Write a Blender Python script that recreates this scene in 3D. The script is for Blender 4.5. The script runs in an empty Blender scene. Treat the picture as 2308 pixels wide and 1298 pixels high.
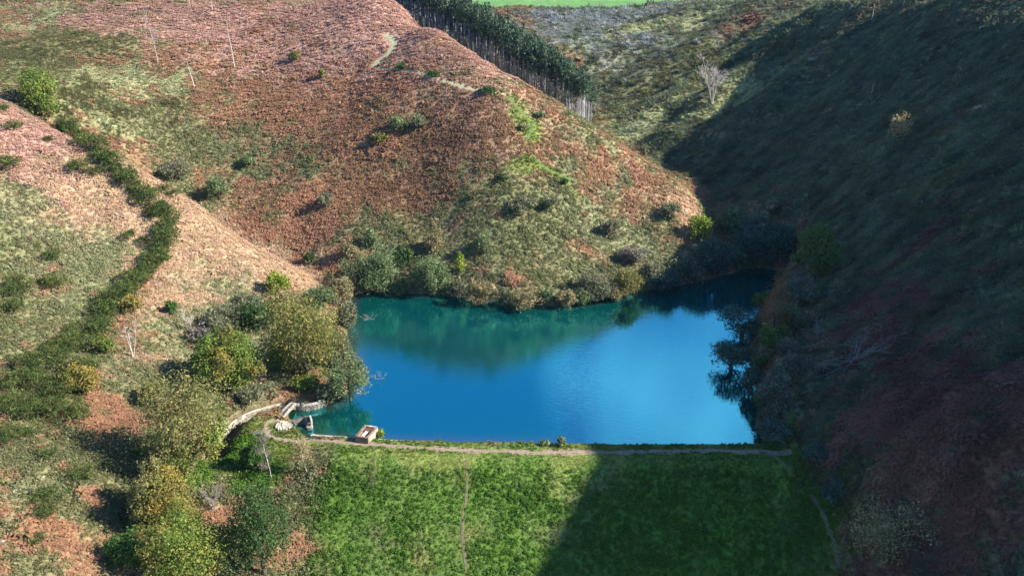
import bpy, bmesh, math, random
import numpy as np
from mathutils import Vector, Matrix, Euler

random.seed(7)
RNG = np.random.default_rng(7)
scene = bpy.context.scene
COL = scene.collection

# ------------------------------------------------------------------ camera
CAM_Z = 59.0
PITCH = math.radians(20.0)
FPX = 1795.0                      # focal length in pixels of the 2308 px wide photograph (28 mm)
cam_d = bpy.data.cameras.new('camera')
cam_d.sensor_width = 36.0
cam_d.lens = FPX / 2308.0 * 36.0
cam_d.clip_start = 0.5
cam_d.clip_end = 6000.0
cam = bpy.data.objects.new('camera', cam_d)
COL.objects.link(cam)
cam.location = (0, 0, CAM_Z)
cam.rotation_euler = (math.pi / 2 - PITCH, 0, 0)
scene.camera = cam

# ------------------------------------------------------------------ sky and sun
SUN_EL = math.radians(33.0)
SUN_AZ = math.radians(-9.0)        # measured from +X (right) towards +Y (away)
world = bpy.data.worlds.new('World')
scene.world = world
world.use_nodes = True
wn, wl = world.node_tree.nodes, world.node_tree.links
wn.clear()
w_out = wn.new('ShaderNodeOutputWorld')
w_bg = wn.new('ShaderNodeBackground')
w_bg.inputs['Strength'].default_value = 0.07
w_sky = wn.new('ShaderNodeTexSky')
w_sky.sky_type = 'NISHITA'
w_sky.sun_disc = False
w_sky.sun_elevation = SUN_EL
w_sky.sun_rotation = math.pi / 2 - SUN_AZ
w_sky.altitude = 250
w_sky.air_density = 1.0
w_sky.dust_density = 0.5
w_sky.ozone_density = 4.0
# scattered fair-weather clouds all round the sky
w_tc = wn.new('ShaderNodeTexCoord')
w_sep = wn.new('ShaderNodeSeparateXYZ')
wl.new(w_tc.outputs['Generated'], w_sep.inputs[0])
w_zc = wn.new('ShaderNodeMath'); w_zc.operation = 'ADD'; w_zc.inputs[1].default_value = 0.22
wl.new(w_sep.outputs['Z'], w_zc.inputs[0])
w_zm = wn.new('ShaderNodeMath'); w_zm.operation = 'MAXIMUM'; w_zm.inputs[1].default_value = 0.12
wl.new(w_zc.outputs[0], w_zm.inputs[0])
w_div = wn.new('ShaderNodeVectorMath'); w_div.operation = 'DIVIDE'
w_cmb = wn.new('ShaderNodeCombineXYZ')
for k in range(3):
    wl.new(w_zm.outputs[0], w_cmb.inputs[k])
wl.new(w_tc.outputs['Generated'], w_div.inputs[0])
wl.new(w_cmb.outputs[0], w_div.inputs[1])
w_map = wn.new('ShaderNodeMapping')
CLOUD_OFF = (5.10, 2.89, 1.02)
w_map.inputs['Location'].default_value = CLOUD_OFF
wl.new(w_div.outputs[0], w_map.inputs['Vector'])
w_noise = wn.new('ShaderNodeTexNoise')
w_noise.inputs['Scale'].default_value = 1.2
w_noise.inputs['Detail'].default_value = 7.0
w_noise.inputs['Roughness'].default_value = 0.52
wl.new(w_map.outputs[0], w_noise.inputs['Vector'])
w_ramp = wn.new('ShaderNodeMapRange')
w_ramp.interpolation_type = 'SMOOTHSTEP'
w_ramp.inputs['From Min'].default_value = 0.56
w_ramp.inputs['From Max'].default_value = 0.72
w_ramp.inputs['To Max'].default_value = 0.85
wl.new(w_noise.outputs['Fac'], w_ramp.inputs['Value'])
w_mix = wn.new('ShaderNodeMix'); w_mix.data_type = 'RGBA'
w_mix.inputs['B'].default_value = (9.0, 10.0, 11.5, 1)
wl.new(w_ramp.outputs['Result'], w_mix.inputs['Factor'])
w_tint = wn.new('ShaderNodeMix'); w_tint.data_type = 'RGBA'; w_tint.blend_type = 'MULTIPLY'
w_tint.inputs['Factor'].default_value = 1.0
w_tint.inputs['B'].default_value = (0.45, 0.85, 1.15, 1)
wl.new(w_sky.outputs['Color'], w_tint.inputs['A'])
wl.new(w_tint.outputs['Result'], w_mix.inputs['A'])
wl.new(w_mix.outputs['Result'], w_bg.inputs['Color'])
wl.new(w_bg.outputs[0], w_out.inputs['Surface'])

sun_d = bpy.data.lights.new('sun', 'SUN')
sun_d.energy = 5.0
sun_d.angle = math.radians(0.5)
sun_d.color = (1.0, 0.93, 0.82)
sun = bpy.data.objects.new('sun', sun_d)
COL.objects.link(sun)
SUN_DIR = Vector((math.cos(SUN_EL) * math.cos(SUN_AZ), math.cos(SUN_EL) * math.sin(SUN_AZ), math.sin(SUN_EL)))
sun.rotation_euler = SUN_DIR.to_track_quat('Z', 'Y').to_euler()
sun.location = SUN_DIR * 300

scene.render.engine = 'CYCLES'
scene.cycles.max_bounces = 5
scene.cycles.diffuse_bounces = 2
scene.cycles.glossy_bounces = 3
scene.cycles.transmission_bounces = 3
scene.cycles.transparent_max_bounces = 6
scene.cycles.volume_bounces = 0
scene.cycles.caustics_reflective = False
scene.cycles.caustics_refractive = False
scene.cycles.use_denoising = True
scene.view_settings.view_transform = 'Standard'
scene.view_settings.look = 'None'
scene.view_settings.gamma = 1.0
scene.view_settings.use_curve_mapping = False
scene.view_settings.exposure = 1.3

# ------------------------------------------------------------------ helpers: survey of the valley
def dep(py):
    return PITCH + math.atan((py - 649.0) / FPX)

def ptY(px, py, Y):
    """point on the sight line through pixel (px, py) at forward distance Y"""
    z = CAM_Z - Y * math.tan(dep(py))
    d = Y * math.cos(PITCH) + (CAM_Z - z) * math.sin(PITCH)
    return ((px - 1154.0) / FPX * d, Y, z)

def ptZ(px, py, z):
    return ptY(px, py, (CAM_Z - z) / math.tan(dep(py)))

def colYZ(px, Y, z):
    d = Y * math.cos(PITCH) + (CAM_Z - z) * math.sin(PITCH)
    return ((px - 1154.0) / FPX * d, Y, z)

def project(P):
    P = np.asarray(P, float)
    d = P[..., 1] * math.cos(PITCH) + (CAM_Z - P[..., 2]) * math.sin(PITCH)
    u = (P[..., 2] - CAM_Z) * math.cos(PITCH) + P[..., 1] * math.sin(PITCH)
    return 1154 + FPX * P[..., 0] / d, 649 - FPX * u / d, d

def hash2(ix, iy, seed):
    h = (ix.astype(np.int64) * 374761393 + iy.astype(np.int64) * 668265263 + seed * 2147483647) & 0xFFFFFFFF
    h = ((h ^ (h >> 13)) * 1274126177) & 0xFFFFFFFF
    h = h ^ (h >> 16)
    return (h & 0xFFFFFF) / float(0xFFFFFF)

def vnoise(x, y, seed=0):
    ix, iy = np.floor(x), np.floor(y)
    fx, fy = x - ix, y - iy
    fx = fx * fx * (3 - 2 * fx); fy = fy * fy * (3 - 2 * fy)
    a, b = hash2(ix, iy, seed), hash2(ix + 1, iy, seed)
    c, d = hash2(ix, iy + 1, seed), hash2(ix + 1, iy + 1, seed)
    return (a * (1 - fx) + b * fx) * (1 - fy) + (c * (1 - fx) + d * fx) * fy

def fbm(x, y, seed=0, oct=4, gain=0.5):
    s, a, t = 0.0, 1.0, 0.0
    for k in range(oct):
        s = s + a * vnoise(x * 2 ** k + 17.3 * k, y * 2 ** k - 9.1 * k, seed + k)
        t += a
        a *= gain
    return s / t - 0.5          # -0.5 .. 0.5

def sstep(a, b, x):
    t = np.clip((x - a) / (b - a), 0, 1)
    return t * t * (3 - 2 * t)

# ------------------------------------------------------------------ terrain heights
CP = []
def vis(*rows):
    for px, py, Y in rows:
        CP.append(ptY(px, py, Y))
# left hillside
vis((0,1298,66),(0,1100,78),(0,950,90),(0,800,105),(0,650,120),(0,500,135),(0,350,150),(0,228,164),
    (250,1298,72),(250,1100,83),(250,950,96),(250,800,111),(250,650,128),(250,500,146),(250,348,158),
    (430,455,159),(430,600,141),(400,1298,76),
    (500,1298,78),(500,1100,88.5),(500,950,101),(500,800,120),(500,650,138),(500,508,158),
    (650,800,124.5),(650,650,145),(650,588,156.5),(760,662,155))
# gully behind the spur
for px, Y, z in ((500,169,8.2),(360,173,15),(250,176,22),(120,181,29.5),(0,184,36),(620,166,4.2),(720,163,1.6)):
    CP.append(colYZ(px, Y, z))
# middle hill
vis((-150,190,188),(0,195,189),(0,150,215),(0,80,248),(0,0,290),(-200,60,250),
    (150,250,191),(250,300,194),(250,200,215),(250,100,243),(250,0,288),
    (400,420,186),(600,500,177),(600,400,190),(600,300,205),(600,200,222),(600,150,233),(600,50,262),(600,0,285),
    (760,560,167),(760,450,180),(760,330,195),
    (900,610,163),(900,500,174),(900,400,184),(900,300,195.5),(900,200,208.5),(900,130,224),(900,60,243),(900,4,266),
    (1050,620,159.5),(1130,600,159),(1130,500,168.5),(1130,400,178.5),(1130,300,189),(1130,200,201),(1130,170,206),
    (1000,72,233),(1065,122,219),
    (1250,610,161),(1250,500,172.5),(1250,400,183),(1250,300,194.5),(1250,228,203.5),
    (1400,610,164),(1400,500,177.5),(1400,400,188.5),(1400,333,197),
    (1550,590,169),(1550,500,182.5),(1550,438,192),(1600,485,195),(1500,395,194.5),(1330,278,200.5))
# back slope of the middle hill and the valley behind it
for px, Y, z in ((1400,216,17),(1500,212,13),(1250,226,26),(1130,236,28),(1000,272,38),(900,305,48),(1300,250,19.5),
                 (1130,285,21),(1000,325,27),(850,370,45),(700,380,60),(1200,270,20),(300,370,66),(0,380,70),(-250,330,70)):
    CP.append(colYZ(px, Y, z))
# valley floor above the pond
vis((1600,468,200),(1500,390,230),(1425,335,255),(1345,262,285),(1680,560,181))
# right-hand hill
vis((2308,1298,66),(2308,1000,73.5),(2308,650,100.5),(2308,300,142),(2308,0,201),
    (2050,1298,73.5),(1900,1100,84),(1900,1000,89.5),(1900,800,108),(1900,650,128.5),(1900,560,143),
    (1900,450,165),(1900,300,199),(1900,150,243),(1900,0,285),(2100,1000,80),(2100,800,95),(2100,650,113),(2100,450,139),
    (2100,300,163),(2100,0,230),(1700,450,190),(1700,300,232),(1700,150,284),(1700,60,330),(1700,0,365),
    (1550,350,243),(1550,300,255),(1550,200,288),(1550,100,330),(1550,14,395),(1400,240,292),(1400,150,328),(1400,60,375),(1400,20,415),
    (1250,100,340),(1250,22,415),(1150,60,380),(1150,22,420),(1830,650,137),(1830,760,118))
# skyline ridge outside the frame on the right; it shades the valley
for x, y, z in ((150,40,86),(141,70,86),(138,100,86),(144,130,81),(152,165,74),(162,200,76),(178,235,74),(195,270,72),
                (215,330,72),(230,60,74),(230,140,76),(245,220,76),(260,320,70)):
    CP.append((x, y, z))
# field plateau, far margins, and the valley below the dam
for x, y, z in ((-40,440,55.3),(40,440,55.3),(110,440,56),(-40,520,55.8),(60,520,56),(160,470,60),(-60,600,56.6),(80,600,56.8),
                (180,600,60),(-180,480,66),(-250,420,72),(-330,300,74),(-300,200,66),(-220,150,58),(-200,90,42),(-160,40,30),
                (-90,30,8),(-20,35,-16),(30,35,-15),(80,30,14),(-10,58,-13),(25,60,-13),(50,55,-4),(-45,50,-6),(320,200,72),(320,60,70),(320,420,66)):
    CP.append((x, y, z))
# dam foot and pond margins
CP += [(-20,76,-8.8),(0,74,-10.5),(20,75,-9.5),(33,80,-7),(38,90,-1.5),(-26,84,-5.4),(-30,92,-0.8),(-34,98,0.4)]
CP += [(0,96,0.9),(20,95.5,0.9),(-18,96.5,0.9),(36,95,1.0)]
CP = np.array(CP)

POND_PX = [(694,991),(760,994),(860,999),(1000,1003),(1150,1006),(1300,1008),(1500,1009),(1700,1011),(1737,1000),(1722,930),(1705,880),(1690,820),
           (1690,760),(1700,715),(1735,670),(1775,635),(1770,612),(1705,600),(1640,618),(1545,642),(1450,655),(1350,676),(1250,688),
           (1180,686),(1100,674),(1000,663),(900,661),(840,655),(790,664),(776,700),(782,740),(786,790),(800,830),(800,872),(765,898),
           (735,912),(700,916),(668,917),(645,926),(648,950),(672,972)]
POND = np.array([ptZ(px, py, 0.0)[:2] for px, py in POND_PX])
def smooth_loop(P, n=3):
    for _ in range(n):
        Q = np.roll(P, -1, 0)
        P = np.stack([0.75 * P + 0.25 * Q, 0.25 * P + 0.75 * Q], 1).reshape(-1, 2)
    return P
POND = smooth_loop(POND, 2)

def seg_dist(x, y, A, B, chunk=None):
    """distance to the polyline A[i]-B[i]; x, y flat arrays"""
    best = np.full(x.shape, 1e9); tt = np.zeros(x.shape); idx = np.zeros(x.shape, int)
    for i in range(len(A)):
        ax, ay = A[i]; bx, by = B[i]
        dx, dy = bx - ax, by - ay
        L = dx * dx + dy * dy + 1e-12
        t = np.clip(((x - ax) * dx + (y - ay) * dy) / L, 0, 1)
        d = np.hypot(x - ax - t * dx, y - ay - t * dy)
        m = d < best
        best[m] = d[m]; tt[m] = t[m]; idx[m] = i
    return best, idx, tt

def inside(x, y, P):
    c = np.zeros(x.shape, bool)
    n = len(P)
    for i in range(n):
        x1, y1 = P[i]; x2, y2 = P[(i + 1) % n]
        if y1 == y2:
            continue
        m = ((y1 > y) != (y2 > y)) & (x < (x2 - x1) * (y - y1) / (y2 - y1) + x1)
        c ^= m
    return c

def pond_sd(x, y):
    """signed distance to the shore, negative in the water"""
    d = np.full(x.shape, 99.0)
    m = (x > -75) & (x < 95) & (y > 70) & (y < 215)
    if m.any():
        dd, _, _ = seg_dist(x[m], y[m], POND, np.roll(POND, -1, 0))
        dd = np.where(inside(x[m], y[m], POND), -dd, dd)
        d[m] = dd
    return d

# spillway channel centre line (x, y, bed z)
CANAL = [ptZ(px, py, z) for px, py, z in ((668,931,-0.6),(640,931,-0.8),(612,937,-0.95),(575,949,-1.1),(548,963,-1.3),(522,990,-1.8),(500,1026,-2.4),(486,1060,-3.0))]
CANAL = np.array(CANAL)

MQC = 7.0
def mq_fit(P):
    d = np.hypot(P[:, None, 0] - P[None, :, 0], P[:, None, 1] - P[None, :, 1])
    n = len(P)
    A = np.zeros((n + 3, n + 3))
    A[:n, :n] = np.sqrt(d * d + MQC * MQC)
    A[:n, :n] -= np.eye(n) * 0.6          # slight smoothing
    A[:n, n] = 1; A[:n, n + 1:] = P[:, :2] / 100
    A[n, :n] = 1; A[n + 1:, :n] = P[:, :2].T / 100
    b = np.zeros(n + 3); b[:n] = P[:, 2]
    return np.linalg.solve(A, b)
MQW = mq_fit(CP)
def mq_eval(x, y):
    out = np.empty(x.shape)
    n = len(CP)
    for s in range(0, len(x), 20000):
        xs, ys = x[s:s + 20000], y[s:s + 20000]
        d2 = (xs[:, None] - CP[None, :, 0]) ** 2 + (ys[:, None] - CP[None, :, 1]) ** 2
        out[s:s + 20000] = np.sqrt(d2 + MQC * MQC) @ MQW[:n] + MQW[n] + MQW[n + 1] * xs / 100 + MQW[n + 2] * ys / 100
    return out

SPURS = [([ptY(1425,308,258), ptY(1510,275,255), ptY(1600,238,250), ptY(1720,200,242), ptY(1855,162,232)], 3.2, 6.0),
         ([ptY(1330,262,285), ptY(1440,232,280), ptY(1570,190,275), ptY(1700,120,275), ptY(1800,60,275)], 2.2, 9.0)]
def crest_y(x):
    return 94.6 + 0.012 * (0 - x) + np.where(x < -14, (x + 14) ** 2 * 0.006, 0)

def height(x, y):
    x = np.asarray(x, float).ravel(); y = np.asarray(y, float).ravel()
    xc = np.clip(x, -330, 320); yc = np.clip(y, 20, 620)
    z = mq_eval(xc, yc)
    out = np.hypot(x - xc, y - yc)
    z = z + (np.where(y > 500, 57.5, 64) - z) * sstep(0, 700, out)
    far = sstep(60, 420, np.hypot(x, y - 120)) * 0
    sd = pond_sd(x, y)
    # rough ground
    rough = sstep(0.5, 10, sd)
    z = z + rough * (fbm(x / 26, y / 26, 3, 3) * 3.0 + fbm(x / 7, y / 7, 11, 3) * 1.0)
    tx = np.interp(y, [215, 230, 255, 285, 400], [48, 46, 39, 32, 10])
    fw = sstep(212, 240, y) * sstep(2, 20, x - tx) * (1 - sstep(330, 400, y))
    z = z + fw * 1.25 * np.sin(2 * math.pi * (-0.6 * x + 0.8 * y + 14 * fbm(x / 40, y / 40, 91, 2)) / 24)
    for line, hh, ww in SPURS:
        Q = np.array(line)[:, :2]
        m = (x > Q[:, 0].min() - 30) & (x < Q[:, 0].max() + 30) & (y > Q[:, 1].min() - 30) & (y < Q[:, 1].max() + 30)
        if m.any():
            d, i, t = seg_dist(x[m], y[m], Q[:-1], Q[1:])
            along = (i + t) / (len(Q) - 1)
            z[m] += hh * np.exp(-(d / ww) ** 2) * sstep(0, .2, along) * (1 - sstep(.8, 1, along))
    # dam: crest, downstream face
    cy = crest_y(x)
    wdam = sstep(-30, -25, x) * (1 - sstep(37, 44, x))
    face = np.where(y < cy - 1.9, 0.92 - 0.62 * (cy - 1.9 - y), 0.92)
    face = np.maximum(face, -13 + 0.06 * (60 - y))
    wy = (1 - sstep(98, 104, y)) * sstep(52, 66, y)
    fn = fbm(x / 5, y / 5, 31, 3) * 0.7 * sstep(0.3, 4, np.abs(cy - y))
    z = z * (1 - wdam * wy) + (face + fn) * wdam * wy
    # round the crest edge
    # pond basin and its banks
    bank = np.where(sd > 0, 0.16 + 0.34 * sd, 0)
    dcrest = wdam * wy
    bank = bank * (1 - dcrest) + np.where(sd > 0, np.minimum(0.12 + 0.55 * sd, 0.92), 0) * dcrest
    k = np.where(sd > 0, 1 - sstep(0.0, 5.0, sd), 1.0)
    k = np.where(dcrest > 0.5, 1 - sstep(0.0, 1.6, sd), k)
    z = np.where(sd > 0, z * (1 - k) + np.minimum(np.maximum(z, 0.12), bank + (1 - k) * 5) * k, z)
    z = np.where((sd > 0) & (y > 97) & (y < 215) & (x > -60), np.maximum(z, 0.1 + 0.05 * np.minimum(sd, 6)), z)
    bed = -np.minimum(0.15 + 0.42 * np.maximum(-sd, 0), 7.0)
    z = np.where(sd <= 0, bed, z)
    # spillway channel
    m = (x > -75) & (x < -26) & (y > 78) & (y < 118)
    if m.any():
        d, i, t = seg_dist(x[m], y[m], CANAL[:-1, :2], CANAL[1:, :2])
        cz = CANAL[i, 2] * (1 - t) + CANAL[i + 1, 2] * t
        w = 1 - sstep(1.15, 1.45, d)
        zz = z[m]
        near = 1 - sstep(1.45, 5.0, d)
        shelf = np.clip(zz, cz + 1.35, cz + 1.6 + 0.55 * np.maximum(d - 1.2, 0))
        zz = zz * (1 - near) + shelf * near
        zz = zz * (1 - w) + np.minimum(zz, cz) * w
        keep = sd[m] < 0.0
        z[m] = np.where(keep, np.minimum(z[m], zz), zz)
    return z

def spacing(lo, hi, fn):
    v = [lo]
    while v[-1] < hi:
        v.append(v[-1] + fn(v[-1]))
    return np.array(v)
def fx(x):
    if -46 < x < -24: return 0.4
    a = abs(x)
    return 0.9 if a < 60 else (1.2 if a < 130 else min(60, 1.2 + (a - 130) * 0.09))
def fy(y):
    if y < 50: return 2.5
    if 84 < y < 114: return 0.45
    if y < 215: return 0.9
    if y < 340: return 1.4
    return min(80, 1.4 + (y - 340) * 0.05)
GX = np.concatenate([-spacing(0, 1700, lambda a: fx(-a))[::-1][:-1], spacing(0, 1700, fx)])
GY = spacing(8, 3200, fy)
gxx, gyy = np.meshgrid(GX, GY)
GZ = height(gxx, gyy).reshape(gxx.shape)

def ground_z(x, y):
    """height of the built terrain mesh (bilinear)"""
    x = np.asarray(x, float); y = np.asarray(y, float)
    i = np.clip(np.searchsorted(GX, x) - 1, 0, len(GX) - 2)
    j = np.clip(np.searchsorted(GY, y) - 1, 0, len(GY) - 2)
    tx = np.clip((x - GX[i]) / (GX[i + 1] - GX[i]), 0, 1)
    ty = np.clip((y - GY[j]) / (GY[j + 1] - GY[j]), 0, 1)
    return (GZ[j, i] * (1 - tx) + GZ[j, i + 1] * tx) * (1 - ty) + (GZ[j + 1, i] * (1 - tx) + GZ[j + 1, i + 1] * tx) * ty

def ground_slope(x, y, e=1.5):
    return ((ground_z(x + e, y) - ground_z(x - e, y)) / (2 * e), (ground_z(x, y + e) - ground_z(x, y - e)) / (2 * e))

def hit(px, py, water=True):
    """where the sight line of pixel (px, py) meets the ground (or the pond)"""
    Ys = np.concatenate([np.arange(45, 340, 0.25), np.arange(340, 1500, 3)])
    t = math.tan(dep(py))
    zs = CAM_Z - Ys * t
    d = Ys * math.cos(PITCH) + (CAM_Z - zs) * math.sin(PITCH)
    xs = (px - 1154.0) / FPX * d
    g = ground_z(xs, Ys)
    if water:
        g = np.where(pond_sd(xs, Ys) < 0, 0.0, g)
    w = np.nonzero(zs <= g)[0]
    k = w[0] if len(w) else len(Ys) - 1
    if k == 0:
        return Vector((xs[0], Ys[0], g[0]))
    a, b = zs[k - 1] - g[k - 1], g[k] - zs[k]
    f = a / (a + b + 1e-9)
    x, y = xs[k - 1] + f * (xs[k] - xs[k - 1]), Ys[k - 1] + f * (Ys[k] - Ys[k - 1])
    z = g[k - 1] + f * (g[k] - g[k - 1])
    return Vector((x, y, z))

def mesh_np(name, V, F, smooth=True):
    """mesh from numpy vertices and a list of faces / (n,k) face array"""
    me = bpy.data.meshes.new(name)
    V = np.asarray(V, np.float32)
    F = np.asarray(F, np.int32)
    n, k = F.shape
    me.vertices.add(len(V)); me.vertices.foreach_set('co', V.ravel())
    me.loops.add(n * k); me.loops.foreach_set('vertex_index', F.ravel())
    me.polygons.add(n)
    me.polygons.foreach_set('loop_start', np.arange(0, n * k, k, dtype=np.int32))
    me.polygons.foreach_set('loop_total', np.full(n, k, np.int32))
    if smooth:
        me.polygons.foreach_set('use_smooth', np.ones(n, bool))
    me.update(calc_edges=True)
    return me

def link(name, me, mat=None, parent=None):
    o = bpy.data.objects.new(name, me)
    COL.objects.link(o)
    if mat is not None:
        me.materials.clear(); me.materials.append(mat)
    if parent is not None:
        o.parent = parent
    return o

def tag(o, label=None, cat=None, group=None, kind=None):
    if label: o['label'] = label
    if cat: o['category'] = cat
    if group: o['group'] = group
    if kind: o['kind'] = kind
    return o

def set_color(me, name, C, domain='POINT'):
    a = me.color_attributes.new(name, 'FLOAT_COLOR', domain)
    C = np.asarray(C, np.float32)
    if C.shape[1] == 3:
        C = np.concatenate([C, np.ones((len(C), 1), np.float32)], 1)
    a.data.foreach_set('color', C.ravel())

def lin(r, g, b):
    f = lambda c: ((c / 255 + 0.055) / 1.055) ** 2.4 if c > 10 else c / 255 / 12.92
    return (f(r), f(g), f(b))

# ------------------------------------------------------------------ materials
def new_mat(name):
    m = bpy.data.materials.new(name); m.use_nodes = True
    nt = m.node_tree
    b = nt.nodes['Principled BSDF']
    return m, nt.nodes, nt.links, b

def noise_node(N, scale, detail=4, rough=0.55, vec=None, L=None):
    n = N.new('ShaderNodeTexNoise')
    n.inputs['Scale'].default_value = scale
    n.inputs['Detail'].default_value = detail
    n.inputs['Roughness'].default_value = rough
    if vec is not None:
        L.new(vec, n.inputs['Vector'])
    return n

def mul_color(N, L, a, b, fac=1.0):
    m = N.new('ShaderNodeMix'); m.data_type = 'RGBA'; m.blend_type = 'MULTIPLY'
    m.inputs['Factor'].default_value = fac
    L.new(a, m.inputs['A']); L.new(b, m.inputs['B'])
    return m.outputs['Result']

def gray_range(N, L, src, lo, hi, fmin=0.3, fmax=0.7):
    r = N.new('ShaderNodeMapRange')
    r.inputs['From Min'].default_value = fmin; r.inputs['From Max'].default_value = fmax
    r.inputs['To Min'].default_value = lo; r.inputs['To Max'].default_value = hi
    L.new(src, r.inputs['Value'])
    return r.outputs['Result']

def leafy(name, attr_type='GEOMETRY', attr='col', second=None, transl=0.4):
    m, N, L, b = new_mat(name)
    a = N.new('ShaderNodeAttribute'); a.attribute_type = attr_type; a.attribute_name = attr
    col = a.outputs['Color']
    if second:
        a2 = N.new('ShaderNodeAttribute'); a2.attribute_type = 'GEOMETRY'; a2.attribute_name = second
        col = mul_color(N, L, col, a2.outputs['Color'])
    L.new(col, b.inputs['Base Color'])
    b.inputs['Roughness'].default_value = 0.75
    b.inputs['Specular IOR Level'].default_value = 0.2
    t = N.new('ShaderNodeBsdfTranslucent')
    L.new(col, t.inputs['Color'])
    mx = N.new('ShaderNodeMixShader'); mx.inputs[0].default_value = transl
    L.new(b.outputs[0], mx.inputs[1]); L.new(t.outputs[0], mx.inputs[2])
    out = [n for n in N if n.type == 'OUTPUT_MATERIAL'][0]
    L.new(mx.outputs[0], out.inputs['Surface'])
    return m

M_LEAF = leafy('leaves')
M_NEEDLE = leafy('needles', transl=0.15)
M_COVER = leafy('ground_plants', 'INSTANCER', 'tint', 'shade', 0.42)

def bark(name, c1, c2, scale=6.0, stretch=4.0):
    m, N, L, b = new_mat(name)
    tc = N.new('ShaderNodeTexCoord'); mp = N.new('ShaderNodeMapping')
    mp.inputs['Scale'].default_value = (stretch, stretch, 1)
    L.new(tc.outputs['Object'], mp.inputs['Vector'])
    n = noise_node(N, scale, 5, 0.6, mp.outputs[0], L)
    r = N.new('ShaderNodeValToRGB')
    r.color_ramp.elements[0].position = 0.35; r.color_ramp.elements[0].color = (*c1, 1)
    r.color_ramp.elements[1].position = 0.62; r.color_ramp.elements[1].color = (*c2, 1)
    L.new(n.outputs['Fac'], r.inputs[0]); L.new(r.outputs[0], b.inputs['Base Color'])
    b.inputs['Roughness'].default_value = 0.9
    return m
M_BARK = bark('brown_bark', (0.05, 0.035, 0.025), (0.16, 0.12, 0.09))
M_PALE = bark('pale_birch_bark', (0.30, 0.25, 0.21), (0.72, 0.66, 0.60))
M_GREY = bark('weathered_grey_wood', (0.15, 0.13, 0.12), (0.40, 0.37, 0.345))
M_PINEB = bark('pine_bark', (0.15, 0.15, 0.155), (0.44, 0.45, 0.47))
M_DARKB = bark('dark_bark', (0.025, 0.02, 0.018), (0.09, 0.075, 0.06))

def stone(name, c1, c2, moss=0.3, scale=1.8, bump=0.5):
    m, N, L, b = new_mat(name)
    tc = N.new('ShaderNodeTexCoord')
    n = noise_node(N, scale, 6, 0.65, tc.outputs['Object'], L)
    oi = N.new('ShaderNodeObjectInfo')
    r = N.new('ShaderNodeValToRGB')
    r.color_ramp.elements[0].position = 0.32; r.color_ramp.elements[0].color = (*c1, 1)
    r.color_ramp.elements[1].position = 0.66; r.color_ramp.elements[1].color = (*c2, 1)
    ad = N.new('ShaderNodeMath'); ad.operation = 'MULTIPLY_ADD'
    ad.inputs[1].default_value = 0.3; L.new(oi.outputs['Random'], ad.inputs[0])
    sb = N.new('ShaderNodeMath'); sb.operation = 'SUBTRACT'; sb.inputs[1].default_value = 0.15
    L.new(n.outputs['Fac'], sb.inputs[0]); L.new(sb.outputs[0], ad.inputs[2])
    L.new(ad.outputs[0], r.inputs[0])
    n2 = noise_node(N, scale * 0.7, 4, 0.6, tc.outputs['Object'], L)
    f = gray_range(N, L, n2.outputs['Fac'], 0.0, moss, 0.5, 0.62)
    mx = N.new('ShaderNodeMix'); mx.data_type = 'RGBA'
    L.new(f, mx.inputs['Factor']); L.new(r.outputs[0], mx.inputs['A'])
    mx.inputs['B'].default_value = (0.09, 0.12, 0.04, 1)
    L.new(mx.outputs['Result'], b.inputs['Base Color'])
    b.inputs['Roughness'].default_value = 0.9
    bp = N.new('ShaderNodeBump'); bp.inputs['Strength'].default_value = bump; bp.inputs['Distance'].default_value = 0.05
    n3 = noise_node(N, scale * 6, 5, 0.6, tc.outputs['Object'], L)
    L.new(n3.outputs['Fac'], bp.inputs['Height']); L.new(bp.outputs[0], b.inputs['Normal'])
    return m
M_STONE_PALE = stone('pale_limestone', (0.20, 0.17, 0.13), (0.50, 0.43, 0.36), 0.85)
M_STONE_GREY = stone('grey_stone', (0.10, 0.09, 0.08), (0.34, 0.31, 0.27), 0.6)
M_STONE_WHITE = stone('white_rock', (0.24, 0.205, 0.165), (0.52, 0.47, 0.40), 0.6)
M_STONE_DARK = stone('dark_slate', (0.05, 0.05, 0.055), (0.13, 0.125, 0.13), 0.1)
M_BRICK = stone('old_brickwork', (0.14, 0.085, 0.06), (0.36, 0.25, 0.19), 0.3, 2.5)
M_CONC = stone('bleached_concrete', (0.26, 0.225, 0.185), (0.55, 0.50, 0.44), 0.5)

m, N, L, b = new_mat('white_painted_steel')
b.inputs['Base Color'].default_value = (0.78, 0.78, 0.76, 1); b.inputs['Roughness'].default_value = 0.5
M_WHITE = m
m, N, L, b = new_mat('rusty_iron')
tc = N.new('ShaderNodeTexCoord'); n = noise_node(N, 5, 5, 0.6, tc.outputs['Object'], L)
r = N.new('ShaderNodeValToRGB')
r.color_ramp.elements[0].color = (0.06, 0.025, 0.018, 1); r.color_ramp.elements[1].color = (0.22, 0.10, 0.07, 1)
L.new(n.outputs['Fac'], r.inputs[0]); L.new(r.outputs[0], b.inputs['Base Color'])
b.inputs['Roughness'].default_value = 0.85
M_RUST = m

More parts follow.
